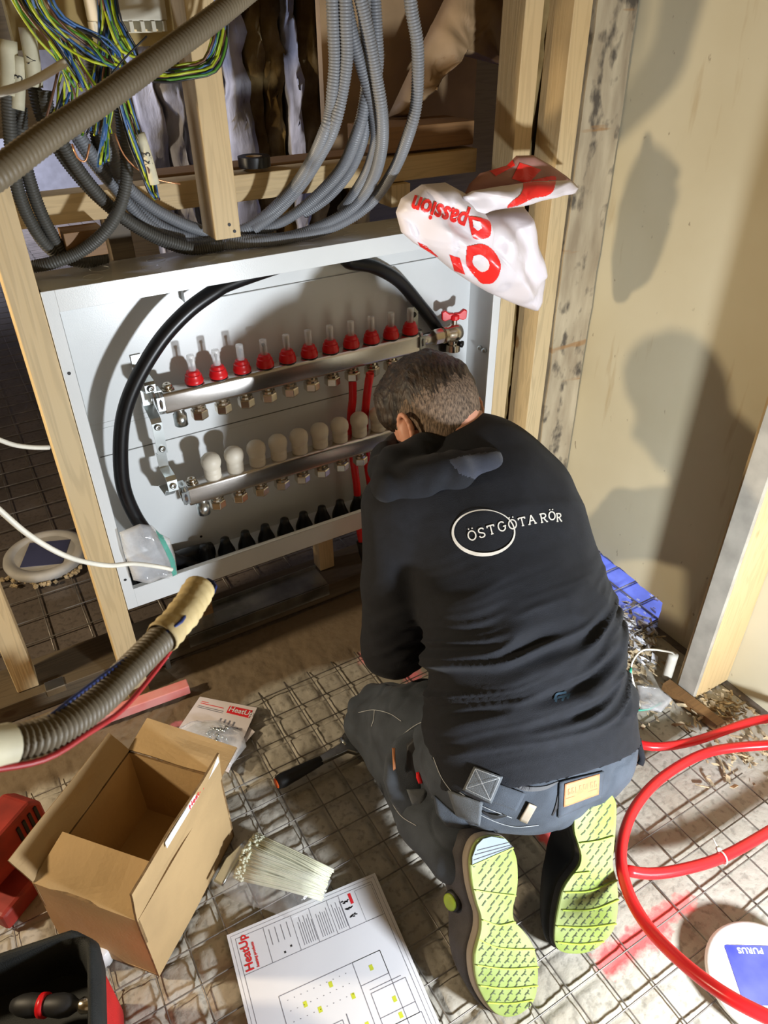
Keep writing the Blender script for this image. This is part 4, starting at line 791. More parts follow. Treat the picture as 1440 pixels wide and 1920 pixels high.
# hair: long dark top over a clipped fade
G = Field(HC - .16, HC + .16, .003)
G.ell(HC - HU * .004, HM, (.0775, .0975, .086), .004); G.ell(HC - HF * .045 - HU * .050, HM, (.060, .045, .048), .02); G.cut(HC - HU * .088 + HF * .0, unit(HU * .9 - HF * .35)); G.cut(HC + HF * .040 - HU * .02, unit(-HF + HU * .5)); 
V, Q = G.mesh(); N = vnormals(V, Q); V = V + N * (n3(V, .006, 40) * .0009)[:, None]; link('clipped_hair', V, Q, 'stubble', man, True)
G = Field(HC - .17, HC + .17, .003)
G.ell(HC + HU * .0105 + HF * .006, HM, (.0785, .0985, .085), .004).ell(HC + HU * .035 + HF * .050, HM, (.058, .048, .045), .03).ell(HC - HR * .058 + HF * .050 + HU * .008, HM, (.024, .036, .040), .02)
G.cut(HC + HF * .105, unit(-HF + HU * .8))
V, Q = G.mesh(); V = relax(V, Q, 2); N = vnormals(V, Q); q = (V - HC) @ np.array(HM).T
st = np.sin((q[:, 0] * .8 + q[:, 2] * .25 + .03 * np.sin(q[:, 1] * 50)) * 620 + n3(V, .03, 50) * 6) * .0011 + n3(V, .018, 52) * .0035 + n3(V, .007, 54) * .001
V = V + N * st[:, None]; link('hair', V, Q, 'hair', man, True)

# hoodie
H = Field((.37, -.98, .03), (1.09, .0, .86), .0045)
H.chain([PEL - SP * .06, PEL + SP * .03, WAIST, CHEST, CHEST + SP * .08], [.193, .192, .180, .176, .115], .03, ax=BK, ratio=.725)
H.cap(CHEST - SP * .12 + RT * .05, CHEST - SP * .03 + RT * .05, .12, .095, .05, ax=BK, ratio=.8).cap(CHEST - SP * .10 - RT * .04, CHEST + SP * .02 - RT * .05, .12, .10, .05, ax=BK, ratio=.8)
H.cap(SHL + RT * .02, SHR - RT * .02, .088, .088, .05).cap(NECK - SP * .06, NECK - SP * .01, .095, .078, .03)
H.chain([SHL, (SHL + ELL_) / 2 + np.array([-.006, -.01, 0]), ELL_, WRL], [.086, .074, .064, .041], .016); H.chain([SHR, ELR, WRR], [.086, .066, .043], .03)
H.cut(PEL - SP * .035, SP)
V, Q = H.mesh(); V = relax(V, Q, 2, .5); N = vnormals(V, Q)
d0 = V - PEL; t = d0 @ SP; u_ = d0 @ RT; bk = d0 @ BK
wav = 2.2 * np.sin(u_ * 9 + 1.0) + 1.2 * np.sin(u_ * 23 + t * 9) + n3(V, .10, 60) * 4.2 + n3(V, .04, 61) * 1.0
tt = t - u_ * .22 + .012 * np.sin(u_ * 16 + 1) + n3(V, .12, 60) * .02
a1 = vnoise(u_ * .55 + 3, tt * 4.6 + 2, .10, 81) ; a2 = vnoise(u_ * .6 + 5, tt * 4.0 + 4, .06, 83)
f = (1 - np.abs(a1 * 2 - 1) * 2) * .95 + (1 - np.abs(a2 * 2 - 1) * 2) * .45
low = np.exp(-((t - .12) / .12) ** 2) * (.35 + .65 * np.clip(.5 + n3(V, .07, 62) * 1.5, 0, 1))
arm = np.minimum(np.linalg.norm(V - ELL_, axis=1), np.linalg.norm(V - ELR, axis=1)); amp = low * .0105 * np.clip((arm - .05) / .05, 0, 1)
f2 = np.sin((V[:, 2] * 70 + V[:, 0] * 45) + n3(V, .06, 64) * 4); elb = np.exp(-(arm / .085) ** 2) * .004
dis = f * amp + f2 * elb + n3(V, .045, 66) * .0035 + n3(V, .15, 68) * .006
band = 1 / (1 + np.exp((t - .022) / .0025)); dis = dis * (1 - .75 * band) - band * .0035 + np.exp(-((t - .024) / .002) ** 2) * -.002
cen = np.exp(-((u_ + .07) / .004) ** 2) * 0
V = V + N * dis[:, None]
hood_sel = None; HV, HQ = V, Q
hd = link('hoodie', V, Q, 'fabric_black', man, True)
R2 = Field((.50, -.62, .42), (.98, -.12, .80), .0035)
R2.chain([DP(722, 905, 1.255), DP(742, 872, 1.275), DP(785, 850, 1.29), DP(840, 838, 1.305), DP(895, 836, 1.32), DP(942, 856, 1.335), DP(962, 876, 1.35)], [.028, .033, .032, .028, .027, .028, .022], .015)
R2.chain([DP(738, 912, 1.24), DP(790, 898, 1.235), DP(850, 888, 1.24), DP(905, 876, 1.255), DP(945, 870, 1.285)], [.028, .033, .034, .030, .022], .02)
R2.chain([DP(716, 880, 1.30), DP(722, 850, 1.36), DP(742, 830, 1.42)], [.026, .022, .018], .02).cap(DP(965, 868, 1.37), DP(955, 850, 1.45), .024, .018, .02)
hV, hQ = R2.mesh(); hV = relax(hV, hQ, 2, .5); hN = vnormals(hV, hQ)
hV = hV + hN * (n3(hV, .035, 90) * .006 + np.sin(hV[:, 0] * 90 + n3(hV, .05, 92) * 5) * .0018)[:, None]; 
def inside(p, poly):
    c = False; n = len(poly)
    for i in range(n):
        (x1, y1), (x2, y2) = poly[i], poly[(i + 1) % n]
        if (y1 > p[1]) != (y2 > p[1]) and p[0] < (x2 - x1) * (p[1] - y1) / (y2 - y1) + x1: c = not c
    return c
def topx(P): q = np.array(P) - CAM; d_ = q @ AX_F; return np.stack([720 + FPX * (q @ AX_R) / d_, 960 - FPX * (q @ AX_U) / d_], -1)
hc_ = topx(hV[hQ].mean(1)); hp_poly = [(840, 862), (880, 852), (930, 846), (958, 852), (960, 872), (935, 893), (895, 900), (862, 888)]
link('hood', hV, hQ, None, hd, True, ['fabric_black', 'hood_lit'], [1 if inside(p, hp_poly) else 0 for p in hc_])  # faces inside the polygon carry the painted lamplight of the hood
BHOOD = BVHTree.FromPolygons([Vector(v) for v in hV], [tuple(int(i) for i in q) for q in hQ])
BH = BVHTree.FromPolygons([Vector(v) for v in V], [tuple(int(i) for i in q) for q in Q])
# trousers
T = Field((.37, -1.0, .0), (1.08, -.22, .46), .0045)
T.ell(PEL + np.array([0, .008, .008]), [RT, SP, BK], (.182, .132, .124), .02)
T.cap(PEL - RT * .075 - SP * .015, PEL - RT * .07 + SP * .05, .106, .10, .04).cap(PEL + RT * .085 - SP * .015, PEL + RT * .08 + SP * .05, .102, .10, .04)
T.chain([PEL, WAIST], [.145, .13], .03, ax=BK, ratio=.7)
T.chain([HPL, (HPL + KNL) / 2 + np.array([-.004, 0, .02]), KNL], [.096, .084, .068], .03).chain([HPR, KNR], [.096, .070], .03)
T.chain([KNL, ANL + (KNL - ANL) * .25, ANL + NL * .01], [.066, .062, .054], .02).chain([KNR, ANR + NR * .01], [.066, .052], .02)
T.cut((0, 0, .008), (0, 0, 1))
V, Q = T.mesh(); V = relax(V, Q, 2, .5); N = vnormals(V, Q)
kn = np.minimum(np.linalg.norm(V - KNL, axis=1), np.linalg.norm(V - KNR, axis=1))
dis = np.sin((V[:, 0] * 120 + V[:, 2] * 20) + n3(V, .06, 71) * 4) * .0038 * np.exp(-(kn / .17) ** 2) + n3(V, .045, 73) * .006 - (1 - np.minimum(1, np.abs(n3(V, .05, 75)) * 7)) * .0035 + n3(V, .09, 77) * .005
V = V + N * dis[:, None]; V[:, 2] = np.maximum(V[:, 2], .006)
tro = link('trousers', V, Q, 'denim', man, True)
BT = BVHTree.FromPolygons([Vector(v) for v in V], [tuple(int(i) for i in q) for q in Q])
def hit(px, py, trees, off):
    best = None; d = Vector(unit(ray(px, py))); o_ = Vector(CAM)
    for tr_ in trees:
        h_ = tr_.ray_cast(o_, d)
        if h_[0] is not None and (best is None or h_[3] < best[1]): best = (h_[0], h_[3])
    return None if best is None else np.array(best[0] - d * off)
def patch(name, C, trees, off, mat, parent, n=14, th=.0015):
    C = [np.array(c, float) for c in C]; V = []; ok = True
    for j in range(n + 1):
        for i in range(n + 1):
            a, b = i / n, j / n; p = C[0] * (1 - a) * (1 - b) + C[1] * a * (1 - b) + C[2] * a * b + C[3] * (1 - a) * b; h_ = hit(p[0], p[1], trees, off)
            if h_ is None: h_ = V[-1] if V else np.array(DP(p[0], p[1], 1.2))
            V.append(h_)
    V = np.array(V); G_ = V.reshape(n + 1, n + 1, 3).copy()
    for _ in range(3): G_[1:-1, 1:-1] = (G_[1:-1, 1:-1] + G_[:-2, 1:-1] + G_[2:, 1:-1] + G_[1:-1, :-2] + G_[1:-1, 2:]) / 5
    V = np.maximum(0, 0) + G_.reshape(-1, 3)
    F = [(j * (n + 1) + i, j * (n + 1) + i + 1, (j + 1) * (n + 1) + i + 1, (j + 1) * (n + 1) + i) for j in range(n) for i in range(n)]
    o_ = link(name, V, F, mat, parent, True); s_ = o_.modifiers.new('s', 'SOLIDIFY'); s_.thickness = th; s_.offset = 0; return o_
def stroke(mb, P, w_, trees, off, step=2.0):
    P = [np.array([*p, 0.0]) for p in P]; S = spline(P, step) if len(P) > 1 else P; S = np.array(S)[:, :2]; L = []; n = len(S)
    W = np.full(n, w_) if np.isscalar(w_) else np.interp(np.linspace(0, 1, n), np.linspace(0, 1, len(w_)), w_)
    T_ = np.gradient(S, axis=0); T_ /= np.linalg.norm(T_, axis=1)[:, None] + 1e-9; Nn = np.stack([-T_[:, 1], T_[:, 0]], 1); V = []
    for k in range(n):
        a = hit(*(S[k] + Nn[k] * W[k] / 2), trees, off); b = hit(*(S[k] - Nn[k] * W[k] / 2), trees, off)
        if a is None or b is None: return
        V += [a, b]
    mb.add(V, [(2 * k, 2 * k + 1, 2 * k + 3, 2 * k + 2) for k in range(n - 1)])
# printed logo on the back: ring and lettering
lg = MB(); cx, cy, rx, ry = 907, 998, 58, 42
stroke(lg, [(cx + rx * math.cos(a), cy + ry * math.sin(a)) for a in np.linspace(-1.1, -1.1 + 2 * math.pi, 40)], [1.6, 2.2, 3, 4.5, 6, 6.8, 6.5, 5, 3.5, 2.5, 2, 1.6], [BH], .0016)
arc = lambda x, y, a, b, r0, r1, n=12: [(x + a * math.cos(t_), y + b * math.sin(t_)) for t_ in np.linspace(r0, r1, n)]
GL = {'O': [arc(0, 0, .42, .5, 0, 6.28, 20)], 'S': [[(.3, .32), (.22, .47), (-.05, .5), (-.27, .36), (-.25, .12), (0, 0), (.27, -.14), (.28, -.38), (.05, -.5), (-.22, -.47), (-.32, -.3)]],
      'T': [[(0, .46), (0, -.48)], [(-.4, .46), (.4, .46)], [(-.4, .5), (-.4, .26)], [(.4, .5), (.4, .26)], [(-.15, -.48), (.15, -.48)]],
      'G': [arc(0, 0, .42, .5, .75, 5.6, 16), [(.36, -.34), (.36, -.02)], [(.12, -.02), (.5, -.02)]],
      'A': [[(-.36, -.48), (0, .5)], [(0, .5), (.36, -.48)], [(-.2, -.12), (.2, -.12)], [(-.5, -.48), (-.22, -.48)], [(.22, -.48), (.5, -.48)]],
      'R': [[(-.26, .48), (-.26, -.48)], [(-.4, .48), (.05, .48), (.28, .36), (.28, .12), (.05, .0), (-.26, .0)], [(.02, .0), (.2, -.3), (.34, -.48)], [(-.4, -.48), (-.12, -.48)], [(.26, -.48), (.46, -.48)]]}
for ch_, x, y, h_, rot, wx in (('Ö', 885, 1004, 17, -14, 1), ('S', 903, 999, 17, -15, .95), ('T', 921, 993, 17, -15, .95), ('G', 941, 987, 17, -14, .95), ('Ö', 961, 983, 17, -13, 1), ('T', 979, 978, 16, -13, .95), ('A', 997, 974, 17, -12, .95),
                               ('R', 1019, 971, 16.5, -10, .95), ('Ö', 1035, 967, 15, -8, .9), ('R', 1048, 970, 15, -4, .8)):
    a = math.radians(rot); ca, sa = math.cos(a), math.sin(a); base = 'O' if ch_ == 'Ö' else ch_; ST = [list(s_) for s_ in GL[base]]
    if ch_ == 'Ö': ST += [[(-.2, .70), (-.2, .84)], [(.2, .70), (.2, .84)]]
    for s_ in ST: stroke(lg, [(x + (px * wx * h_) * ca + (py * h_) * sa, y + (px * wx * h_) * sa - (py * h_) * ca) for px, py in s_], 2.3, [BH], .0017, 1.2)
lo = lg.done('back_print', 'print', hd)
tm = MB()
for s_ in ([(1040, 1312), (1044, 1302), (1052, 1300), (1062, 1298)], [(1046, 1308), (1056, 1306), (1068, 1302)], [(1042, 1316), (1044, 1308)], [(1054, 1314), (1058, 1306)], [(1064, 1310), (1068, 1300)], [(1060, 1304), (1068, 1306)]): stroke(tm, s_, 4, [BH], .002, 1.2)
tm.done('hem_print', 'teal', hd)
# drawcord end beside the painted lit patch of the hood
cd_ = tube('drawcord_end', [DP(960, 858, 1.33), DP(975, 855, 1.335), DP(984, 848, 1.34)], .004, 'fabric_black', hd, 8)
# trouser details
BB = [BT]; st_ = MB()
patch('back_pocket', [(1049, 1466), (1132, 1446), (1127, 1497), (1046, 1533)], BB, .005, 'denim', tro, 12, .003)
lb = patch('brand_patch', [(1059, 1470), (1124, 1451), (1122, 1489), (1057, 1513)], BB, .009, 'leather', tro, 10, .002)
lm = MB()
for k, ch2 in enumerate('SNICKERS'):
    x = 1066 + k * 7; y = 1486 - k * 2.1
    stroke(lm, [(x, y + 5), (x, y - 6)], 1.0, BB, .0115, 2); 
    if ch2 in 'SNCKR': stroke(lm, [(x, y - 6), (x + 3.4, y - 6.6)], .8, BB, .0115, 2); stroke(lm, [(x + 3.4, y - 1), (x + 3.4, y + 4)], 1.0, BB, .0115, 2)
stroke(lm, [(1062, 1498), (1120, 1479)], 1.0, BB, .0115, 3); lm.done('pressed_lettering', 'leather_dark', lb)
xp = patch('hammer_loop_patch', [(889, 1437), (943, 1457), (922, 1506), (868, 1480)], BB, .007, 'denim_light', tro, 10, .003)
for a, b in (((889, 1437), (943, 1457)), ((943, 1457), (922, 1506)), ((922, 1506), (868, 1480)), ((868, 1480), (889, 1437)), ((889, 1437), (922, 1506)), ((943, 1457), (868, 1480))):
    c = np.array((905.5, 1470)); a = c + (np.array(a) - c) * .86; b = c + (np.array(b) - c) * .86; stroke(st_, [a, b], .9, BB, .0105, 3)
patch('tool_loop', [(924, 1466), (985, 1488), (968, 1520), (915, 1500)], BB, .005, 'denim', tro, 10, .003)
patch('reflective_tab', [(992, 1506), (1006, 1512), (988, 1544), (974, 1538)], BB, .007, 'midsole', tro, 6, .002)
patch('side_pocket', [(840, 1482), (905, 1505), (900, 1548), (856, 1530)], BB, .006, 'denim_light', tro, 10, .003)
for P in ([(672, 1336), (700, 1331), (730, 1338), (752, 1352)], [(702, 1331), (700, 1350), (696, 1362)], [(722, 1470), (732, 1500), (752, 1530), (780, 1548)], [(742, 1388), (775, 1362), (796, 1352)], [(812, 1420), (830, 1462), (862, 1500), (905, 1530), (960, 1550), (1010, 1548)], [(862, 1486), (905, 1512), (960, 1534)], [(1010, 1435), (1060, 1432), (1120, 1420)], [(1049, 1466), (1047, 1532)], [(1130, 1450), (1126, 1496)]): stroke(st_, P, 1.0, BB, .004, 4)
st_.done('stitching', 'thread', tro); po = MB()
stroke(po, [(928, 1458), (952, 1468), (985, 1479), (1020, 1478), (1048, 1466)], [2, 6, 9, 7, 2], BB, .0025, 3); po.done('pocket_shade', 'ink', tro); po = MB()  # dark strokes paint the shade in trouser creases and pocket openings
stroke(po, [(1047, 1492), (1044, 1512), (1036, 1530)], [2, 5, 2], BB, .003, 3); po.done('pocket_shade', 'ink', tro); po = MB()
stroke(po, [(866, 1482), (890, 1495), (918, 1506)], [2, 6, 2], BB, .0045, 3); po.done('pocket_shade', 'ink', tro); po = MB()
stroke(po, [(905, 1522), (925, 1532), (950, 1530)], [2, 8, 2], BB, .008, 3); po.done('pocket_shade', 'ink', tro)
# holster pocket hanging over the left thigh
def facing(c): n = unit(CAM - c); r_ = unit(np.cross((0, 0, 1), n)); return r_, np.cross(n, r_), n
def puffpx(name, px, d, th, mat, parent=None, **kw):
    P3 = [DP(x, y, d) for x, y in px]; c = sum(P3) / len(P3); n = AX_F * -1.0; u, v = AX_R, AX_U
    return puff(name, [((p - c).dot(u), (p - c).dot(v)) for p in P3], u, v, n, c, th, mat, parent, **kw)
hp_ = puffpx('holster_pocket', [(722, 1420), (740, 1388), (775, 1362), (796, 1352), (800, 1400), (806, 1460), (808, 1510), (806, 1562), (780, 1548), (752, 1530), (730, 1500), (718, 1462)], 1.275, .016, 'denim', tro, seed=11, crease=.5)
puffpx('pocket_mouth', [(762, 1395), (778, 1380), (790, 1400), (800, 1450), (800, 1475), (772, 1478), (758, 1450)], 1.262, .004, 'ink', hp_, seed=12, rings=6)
puffpx('pocket_lining', [(762, 1480), (802, 1478), (800, 1500), (790, 1512), (772, 1508)], 1.252, .008, 'denim_light', hp_, seed=13, rings=6)
puffpx('red_handle', [(780, 1448), (786, 1447), (793, 1460), (792, 1469), (785, 1470), (780, 1458)], 1.245, .006, 'red_cap', hp_, seed=14, rings=5)
puffpx('orange_tab', [(735, 1402), (741, 1402), (742, 1442), (737, 1445)], 1.250, .004, 'leather', hp_, seed=15, rings=4)
puffpx('belt_loop', [(818, 1452), (826, 1450), (842, 1445), (838, 1455), (826, 1462), (812, 1500), (808, 1496)], 1.235, .005, 'denim_light', tro, seed=16, rings=5)
puffpx('lower_pocket', [(812, 1490), (830, 1498), (862, 1512), (900, 1522), (925, 1535), (900, 1556), (860, 1560), (838, 1552), (818, 1525)], 1.20, .014, 'denim', tro, seed=17, crease=.6)
tube('belt_cord', [DP(1196, 1385, 1.30), DP(1199, 1400, 1.30), DP(1204, 1420, 1.31), DP(1200, 1434, 1.31)], .006, 'fabric_black', tro, None and 6 or 8)

# safety shoes
def shoe(name, pxo, heel_line, n, toe, e, mats, dial):
    s_ = thing(name, toe, None, None); bpy.data.objects[s_.name].parent = man; s_.matrix_parent_inverse = Matrix.Translation(-man.location)
    def pl_(x, y, o_=0.0):
        r_ = ray(x, y); t_ = ((toe - CAM).dot(n)) / r_.dot(n); return CAM + r_ * t_ + n * o_
    sd = np.cross(n, e); O = [pl_(*p) for p in pxo]; O = np.array(spline(O + [O[0]], .006)[:-1]); c = O.mean(0); l = (O - c) @ e; lmin, lmax = l.min(), l.max(); m_ = len(O)
    def ring(sc, depth, dl=0):
        out = []
        for p in O:
            q = p - c; a, b = q.dot(e), q.dot(sd); lf = (a - lmin) / (lmax - lmin); out.append(c + e * (a * (1 - (1 - sc) * .35) + dl) + sd * b * sc - n * depth * (.50 + .50 * min(1, max(0, lf * 1.6))) if depth > .03 else c + e * a * (1 - (1 - sc) * .5) + sd * b * sc - n * depth)
        return out
    def loft(nm, R_, mat, par):
        V = [p for r_ in R_ for p in r_]; F = [(i * m_ + k, i * m_ + (k + 1) % m_, (i + 1) * m_ + (k + 1) % m_, (i + 1) * m_ + k) for i in range(len(R_) - 1) for k in range(m_)]
        F += [tuple(range(m_))[::-1], tuple((len(R_) - 1) * m_ + k for k in range(m_))]; return link(nm, V, F, mat, par, True)
    o_ = loft('outsole', [ring(.97, 0), ring(1.0, .0015), ring(1.0, .006)], mats[0], s_); o_.modifiers.new('e', 'EDGE_SPLIT').split_angle = .7
    loft('midsole', [ring(1.0, .006), ring(1.03, .010), ring(1.03, .020), ring(.98, .022)], mats[1], s_)
    loft('upper', [ring(1.0, .0205), ring(1.07, .034), ring(1.08, .055), ring(1.0, .085, .004), ring(.78, .105, .006), ring(.60, .120, .012), ring(.4, .125, .015)], mats[2], s_)
    # heel zone
    hz = MB(); P = [pl_(x, y, .001) for x, y in heel_line]
    if P: hz.prism([((p - P[0]).dot(sd), (p - P[0]).dot(e)) for p in P], sd, e, n, P[0], .0016); hz.done('heel_zone', 'heel_grey', s_)
    return s_, pl_
Z6 = lambda L: [(760 + x / 3, 1450 + y / 3) for x, y in L]
lo_ = Z6([(480, 352), (560, 365), (605, 420), (630, 490), (635, 600), (625, 680), (607, 760), (615, 830), (660, 880), (705, 940), (735, 1010), (748, 1090), (748, 1170), (735, 1260), (700, 1320), (640, 1360), (570, 1372), (510, 1350), (460, 1290), (415, 1200), (395, 1110), (392, 1020), (405, 960), (425, 880), (425, 800), (405, 740), (380, 640), (368, 540), (370, 470), (395, 400), (430, 365)])
hz_px = Z6([(372, 512), (372, 470), (397, 402), (432, 367), (480, 354), (558, 367), (600, 415)])
SL, plL = shoe('safety_shoe', lo_, hz_px, NL, toeL, EL, ('lime', 'midsole', 'shoe'), True)
SL['label'] = 'left shoe with blue-grey heel block'
ro_ = Z6([(990, 130), (1080, 100), (1150, 110), (1185, 160), (1190, 215), (1185, 330), (1175, 430), (1170, 520), (1190, 600), (1200, 700), (1195, 800), (1170, 890), (1110, 960), (1040, 1005), (960, 1018), (880, 1005), (845, 960), (845, 860), (865, 740), (890, 650), (935, 580), (980, 520), (990, 460), (970, 390), (950, 320), (955, 220)])
SR, plR = shoe('safety_shoe', ro_, [], NR, toeR, ER, ('lime', 'shoe', 'shoe_black'), False)
SR['label'] = 'right shoe, black sided, half under the trousers'
def inside(p, poly):
    c = False; n = len(poly)
    for i in range(n):
        (x1, y1), (x2, y2) = poly[i], poly[(i + 1) % n]
        if (y1 > p[1]) != (y2 > p[1]) and p[0] < (x2 - x1) * (p[1] - y1) / (y2 - y1) + x1: c = not c
    return c
def tread(par, pl_, poly, ribs, seed, skip):
    rg = random.Random(seed); m = MB(); mr = MB()
    def flat(mb, P, w_, o_):
        P = np.array(P); T_ = np.gradient(P, axis=0); T_ /= np.linalg.norm(T_, axis=1)[:, None]; Nn = np.stack([-T_[:, 1], T_[:, 0]], 1); V = []
        for k in range(len(P)):
            for s_, oo in ((1, o_), (-1, o_)): V.append(pl_(*(P[k] + Nn[k] * s_ * w_ / 2), oo))
        mb.add(V, [(2 * k, 2 * k + 1, 2 * k + 3, 2 * k + 2) for k in range(len(P) - 1)])
    y0 = min(p[1] for p in poly); row = 0; y = y0 + 6
    while y < max(p[1] for p in poly) - 5:
        for k in range(12):
            x = 860 + 20 * ((row * .5) % 1) * 1 + k * 20 * .8 + (170 if seed == 2 else 0); s_ = 4.2; P = [(x - s_, y + s_ * 1.1), (x - s_ * .2, y + s_ * .1), (x + s_ * .2, y - s_ * .2), (x + s_ * .8, y - s_ * 1.3)]
            if all(inside(q, poly) for q in P) and inside((x - 8, y), poly) and inside((x + 8, y), poly) and not skip(x, y):
                P = [(a + rg.uniform(-.5, .5), b + rg.uniform(-.5, .5)) for a, b in P]; flat(m, P, 2.1, .0009)
                if (y - y0) > 150: flat(m, [(x - 1, y), (x + 4.5, y + 2.2)], 2.1, .0009)
        y += 12; row += 1
    m.done('tread_grooves', 'lime_dark', par)
    for P in ribs:
        S = [q[:2] for q in spline([(*p, 0) for p in Z6(P)], 2)]; flat(mr, S, 2.4, .0022)
    mr.done('tread_ribs', 'lime_bright', par).modifiers.new('s', 'SOLIDIFY').thickness = .002
tread(SL, plL, lo_, [[(372, 515), (600, 415)], [(390, 655), (500, 672), (615, 685)], [(430, 822), (520, 850), (612, 832)], [(405, 930), (500, 972), (600, 985), (720, 985)], [(398, 1075), (560, 1095), (742, 1085)], [(415, 1190), (560, 1205), (738, 1190)], [(457, 1285), (580, 1290), (712, 1270)]], 1, lambda x, y: y < 1450 + (515 - (x - 760 - 124) * 1.3) / 3 and y < 1622)
tread(SR, plR, ro_, [[(978, 390), (1080, 375), (1170, 350)], [(945, 560), (1035, 550)], [(893, 665), (1040, 655), (1188, 595)], [(880, 765), (1050, 760), (1196, 705)], [(850, 855), (1020, 860), (1182, 840)], [(852, 945), (980, 955), (1112, 940)]], 2, lambda x, y: False)
gl = MB()
for a, b in (((400, 430), (580, 385)), ((385, 455), (590, 400)), ((378, 485), (598, 408))):
    P = Z6([a, b]); A = plL(*P[0], .0028); Bq = plL(*P[1], .0028); gl.tube([A, Bq], .0007, 4)
gl.done('heel_rib', 'shoe', SL)
c = DP(851, 1688, 1.185); n_ = unit(-AX_R * .75 - AX_F * .66)
dm = MB(); dm.lathe([(.017, -.01), (.017, .004), (.014, .008)], c, n_, 20); dm.done('lace_dial', 'tool_black', SL, True)
dm = MB(); dm.lathe([(.0135, .0075), (.0135, .010), (.010, .0115), (.003, .012)], c, n_, 20); dm.done('dial_face', 'lime_bright', SL, True)

# ================================================================== THINGS ON THE FLOOR
# cardboard box
def zon(p, z): p = np.array(p, float); p[2] = z; return p
F0 = np.array([-.044, -.608, 0]); e1 = unit([.193, .169, 0]); e2 = np.array([-e1[1], e1[0], 0]); BL, BW, BHt = .257, .19, .185
bx = thing('cardboard_box', F0 + e1 * BL / 2 + e2 * BW / 2, 'open brown cardboard box with bent flaps on the floor by the tool bag', 'box')
C0, C1, C2, C3 = F0, F0 + e1 * BL, F0 + e1 * BL + e2 * BW, F0 + e2 * BW; th = .004; up = np.array([0, 0, 1.0])
def panel(name, quad, mat, parent, th=.004, n=8, warp=.003, seed=0):
    q = [np.array(p, float) for p in quad]; nn = unit(np.cross(q[1] - q[0], q[3] - q[0])); V = []
    for s_ in (0, 1):
        for j in range(n + 1):
            for i in range(n + 1):
                a, b = i / n, j / n; p = q[0] * (1 - a) * (1 - b) + q[1] * a * (1 - b) + q[2] * a * b + q[3] * (1 - a) * b
                V.append(p + nn * ((float(vnoise(a, b, .4, seed)) - .5) * warp * 2 * (4 * a * (1 - a) + .3) - s_ * th))
    N1 = (n + 1) ** 2; g = lambda s_, i, j: s_ * N1 + j * (n + 1) + i; F = []
    for j in range(n):
        for i in range(n): F.append((g(0, i, j), g(0, i + 1, j), g(0, i + 1, j + 1), g(0, i, j + 1))); F.append((g(1, i, j), g(1, i, j + 1), g(1, i + 1, j + 1), g(1, i + 1, j)))
    fm = [0] * len(F)
    for k in range(n):
        F += [(g(0, k, 0), g(1, k, 0), g(1, k + 1, 0), g(0, k + 1, 0)), (g(0, k, n), g(0, k + 1, n), g(1, k + 1, n), g(1, k, n)), (g(0, 0, k), g(0, 0, k + 1), g(1, 0, k + 1), g(1, 0, k)), (g(0, n, k), g(1, n, k), g(1, n, k + 1), g(0, n, k + 1))]
    return link(name, V, F, None, parent, False, [mat, 'card_dark'], fm + [1] * (len(F) - len(fm)))
for nm, a, b in (('side_panel', C0, C1), ('side_panel', C1, C2), ('side_panel', C2, C3), ('side_panel', C3, C0)):
    panel(nm, [a + up * .008, b + up * .008, b + up * BHt, a + up * BHt], 'card', bx, warp=.002, seed=1)
panel('bottom_panel', [C0 + up * .012, C1 + up * .012, C2 + up * .012, C3 + up * .012], 'card', bx)
T_ = lambda p, h, o_=(0, 0, 0): p + up * h + np.array(o_)
pf = panel('flap', [T_(C0, BHt), T_(C1, BHt), T_(C1, BHt + .072) - e2 * .006, T_(C0, BHt + .070) - e2 * .004 + e1 * .004], 'card', bx, seed=2)
panel('flap', [T_(C1, BHt), T_(C2, BHt), T_(C2, BHt + .012) + e1 * .065, T_(C1, BHt + .008) + e1 * .06], 'card', bx, seed=3)
panel('flap', [T_(C2, BHt), T_(C3, BHt), T_(C3, BHt + .045) + e2 * .03, T_(C2, BHt + .035) + e2 * .035], 'card', bx, seed=4)
panel('flap', [T_(C3, BHt), T_(C0, BHt), T_(C0, BHt + .032) + e1 * .072 + e2 * .01, T_(C3, BHt + .032) + e1 * .072 - e2 * .01], 'card', bx, seed=5)
tp = MB(); a = T_(C1, BHt + .086) - e2 * .007 - e1 * .005; tp.obox(T_(C0, BHt + .0625) + e1 * .17 - e2 * .0058, e1, up, e2, .082, .0075, .0005); tpo = tp.done('white_tape', 'paper', bx)
text('printed_word', 'HeatUp', .0155, T_(C0, BHt + .057) + e1 * .155 - e2 * .0068, e1, up, 'red_ink', pf, .0003, .0)
# zip ties in a plastic bag
A = Z(470, 1608, .03); Bt = Z(612, 1662, .02); d = unit(Bt - A); s_ = unit(np.cross((0, 0, 1), d)); L = np.linalg.norm(Bt - A); m = MB()
for k in range(230):
    a = random.uniform(-1, 1); h = random.uniform(0, 1); o0 = A + s_ * a * .044 + up * (.002 + h * .022 * (1 - a * a)) + d * random.uniform(-.010, .006); o1 = Bt + s_ * (a * .026 + random.uniform(-.004, .004)) + up * (h * .012) + d * random.uniform(-.02, .004)
    m.tube(spline([o0, (o0 + o1) / 2 + up * random.uniform(0, .006), o1], .03), .0019, 4); m.obox(o0, d, s_, up, .003, .0026, .0022)
zt = m.done('cable_ties', 'zip_tie', None, True); tag(zt, 'bundle of translucent white cable ties inside the clear bag by the box', 'cable ties', kind='stuff')
pxs = [(398, 1650), (425, 1608), (458, 1575), (480, 1592), (520, 1606), (580, 1630), (622, 1648), (610, 1672), (575, 1705), (545, 1722), (500, 1705), (440, 1688), (415, 1672)]
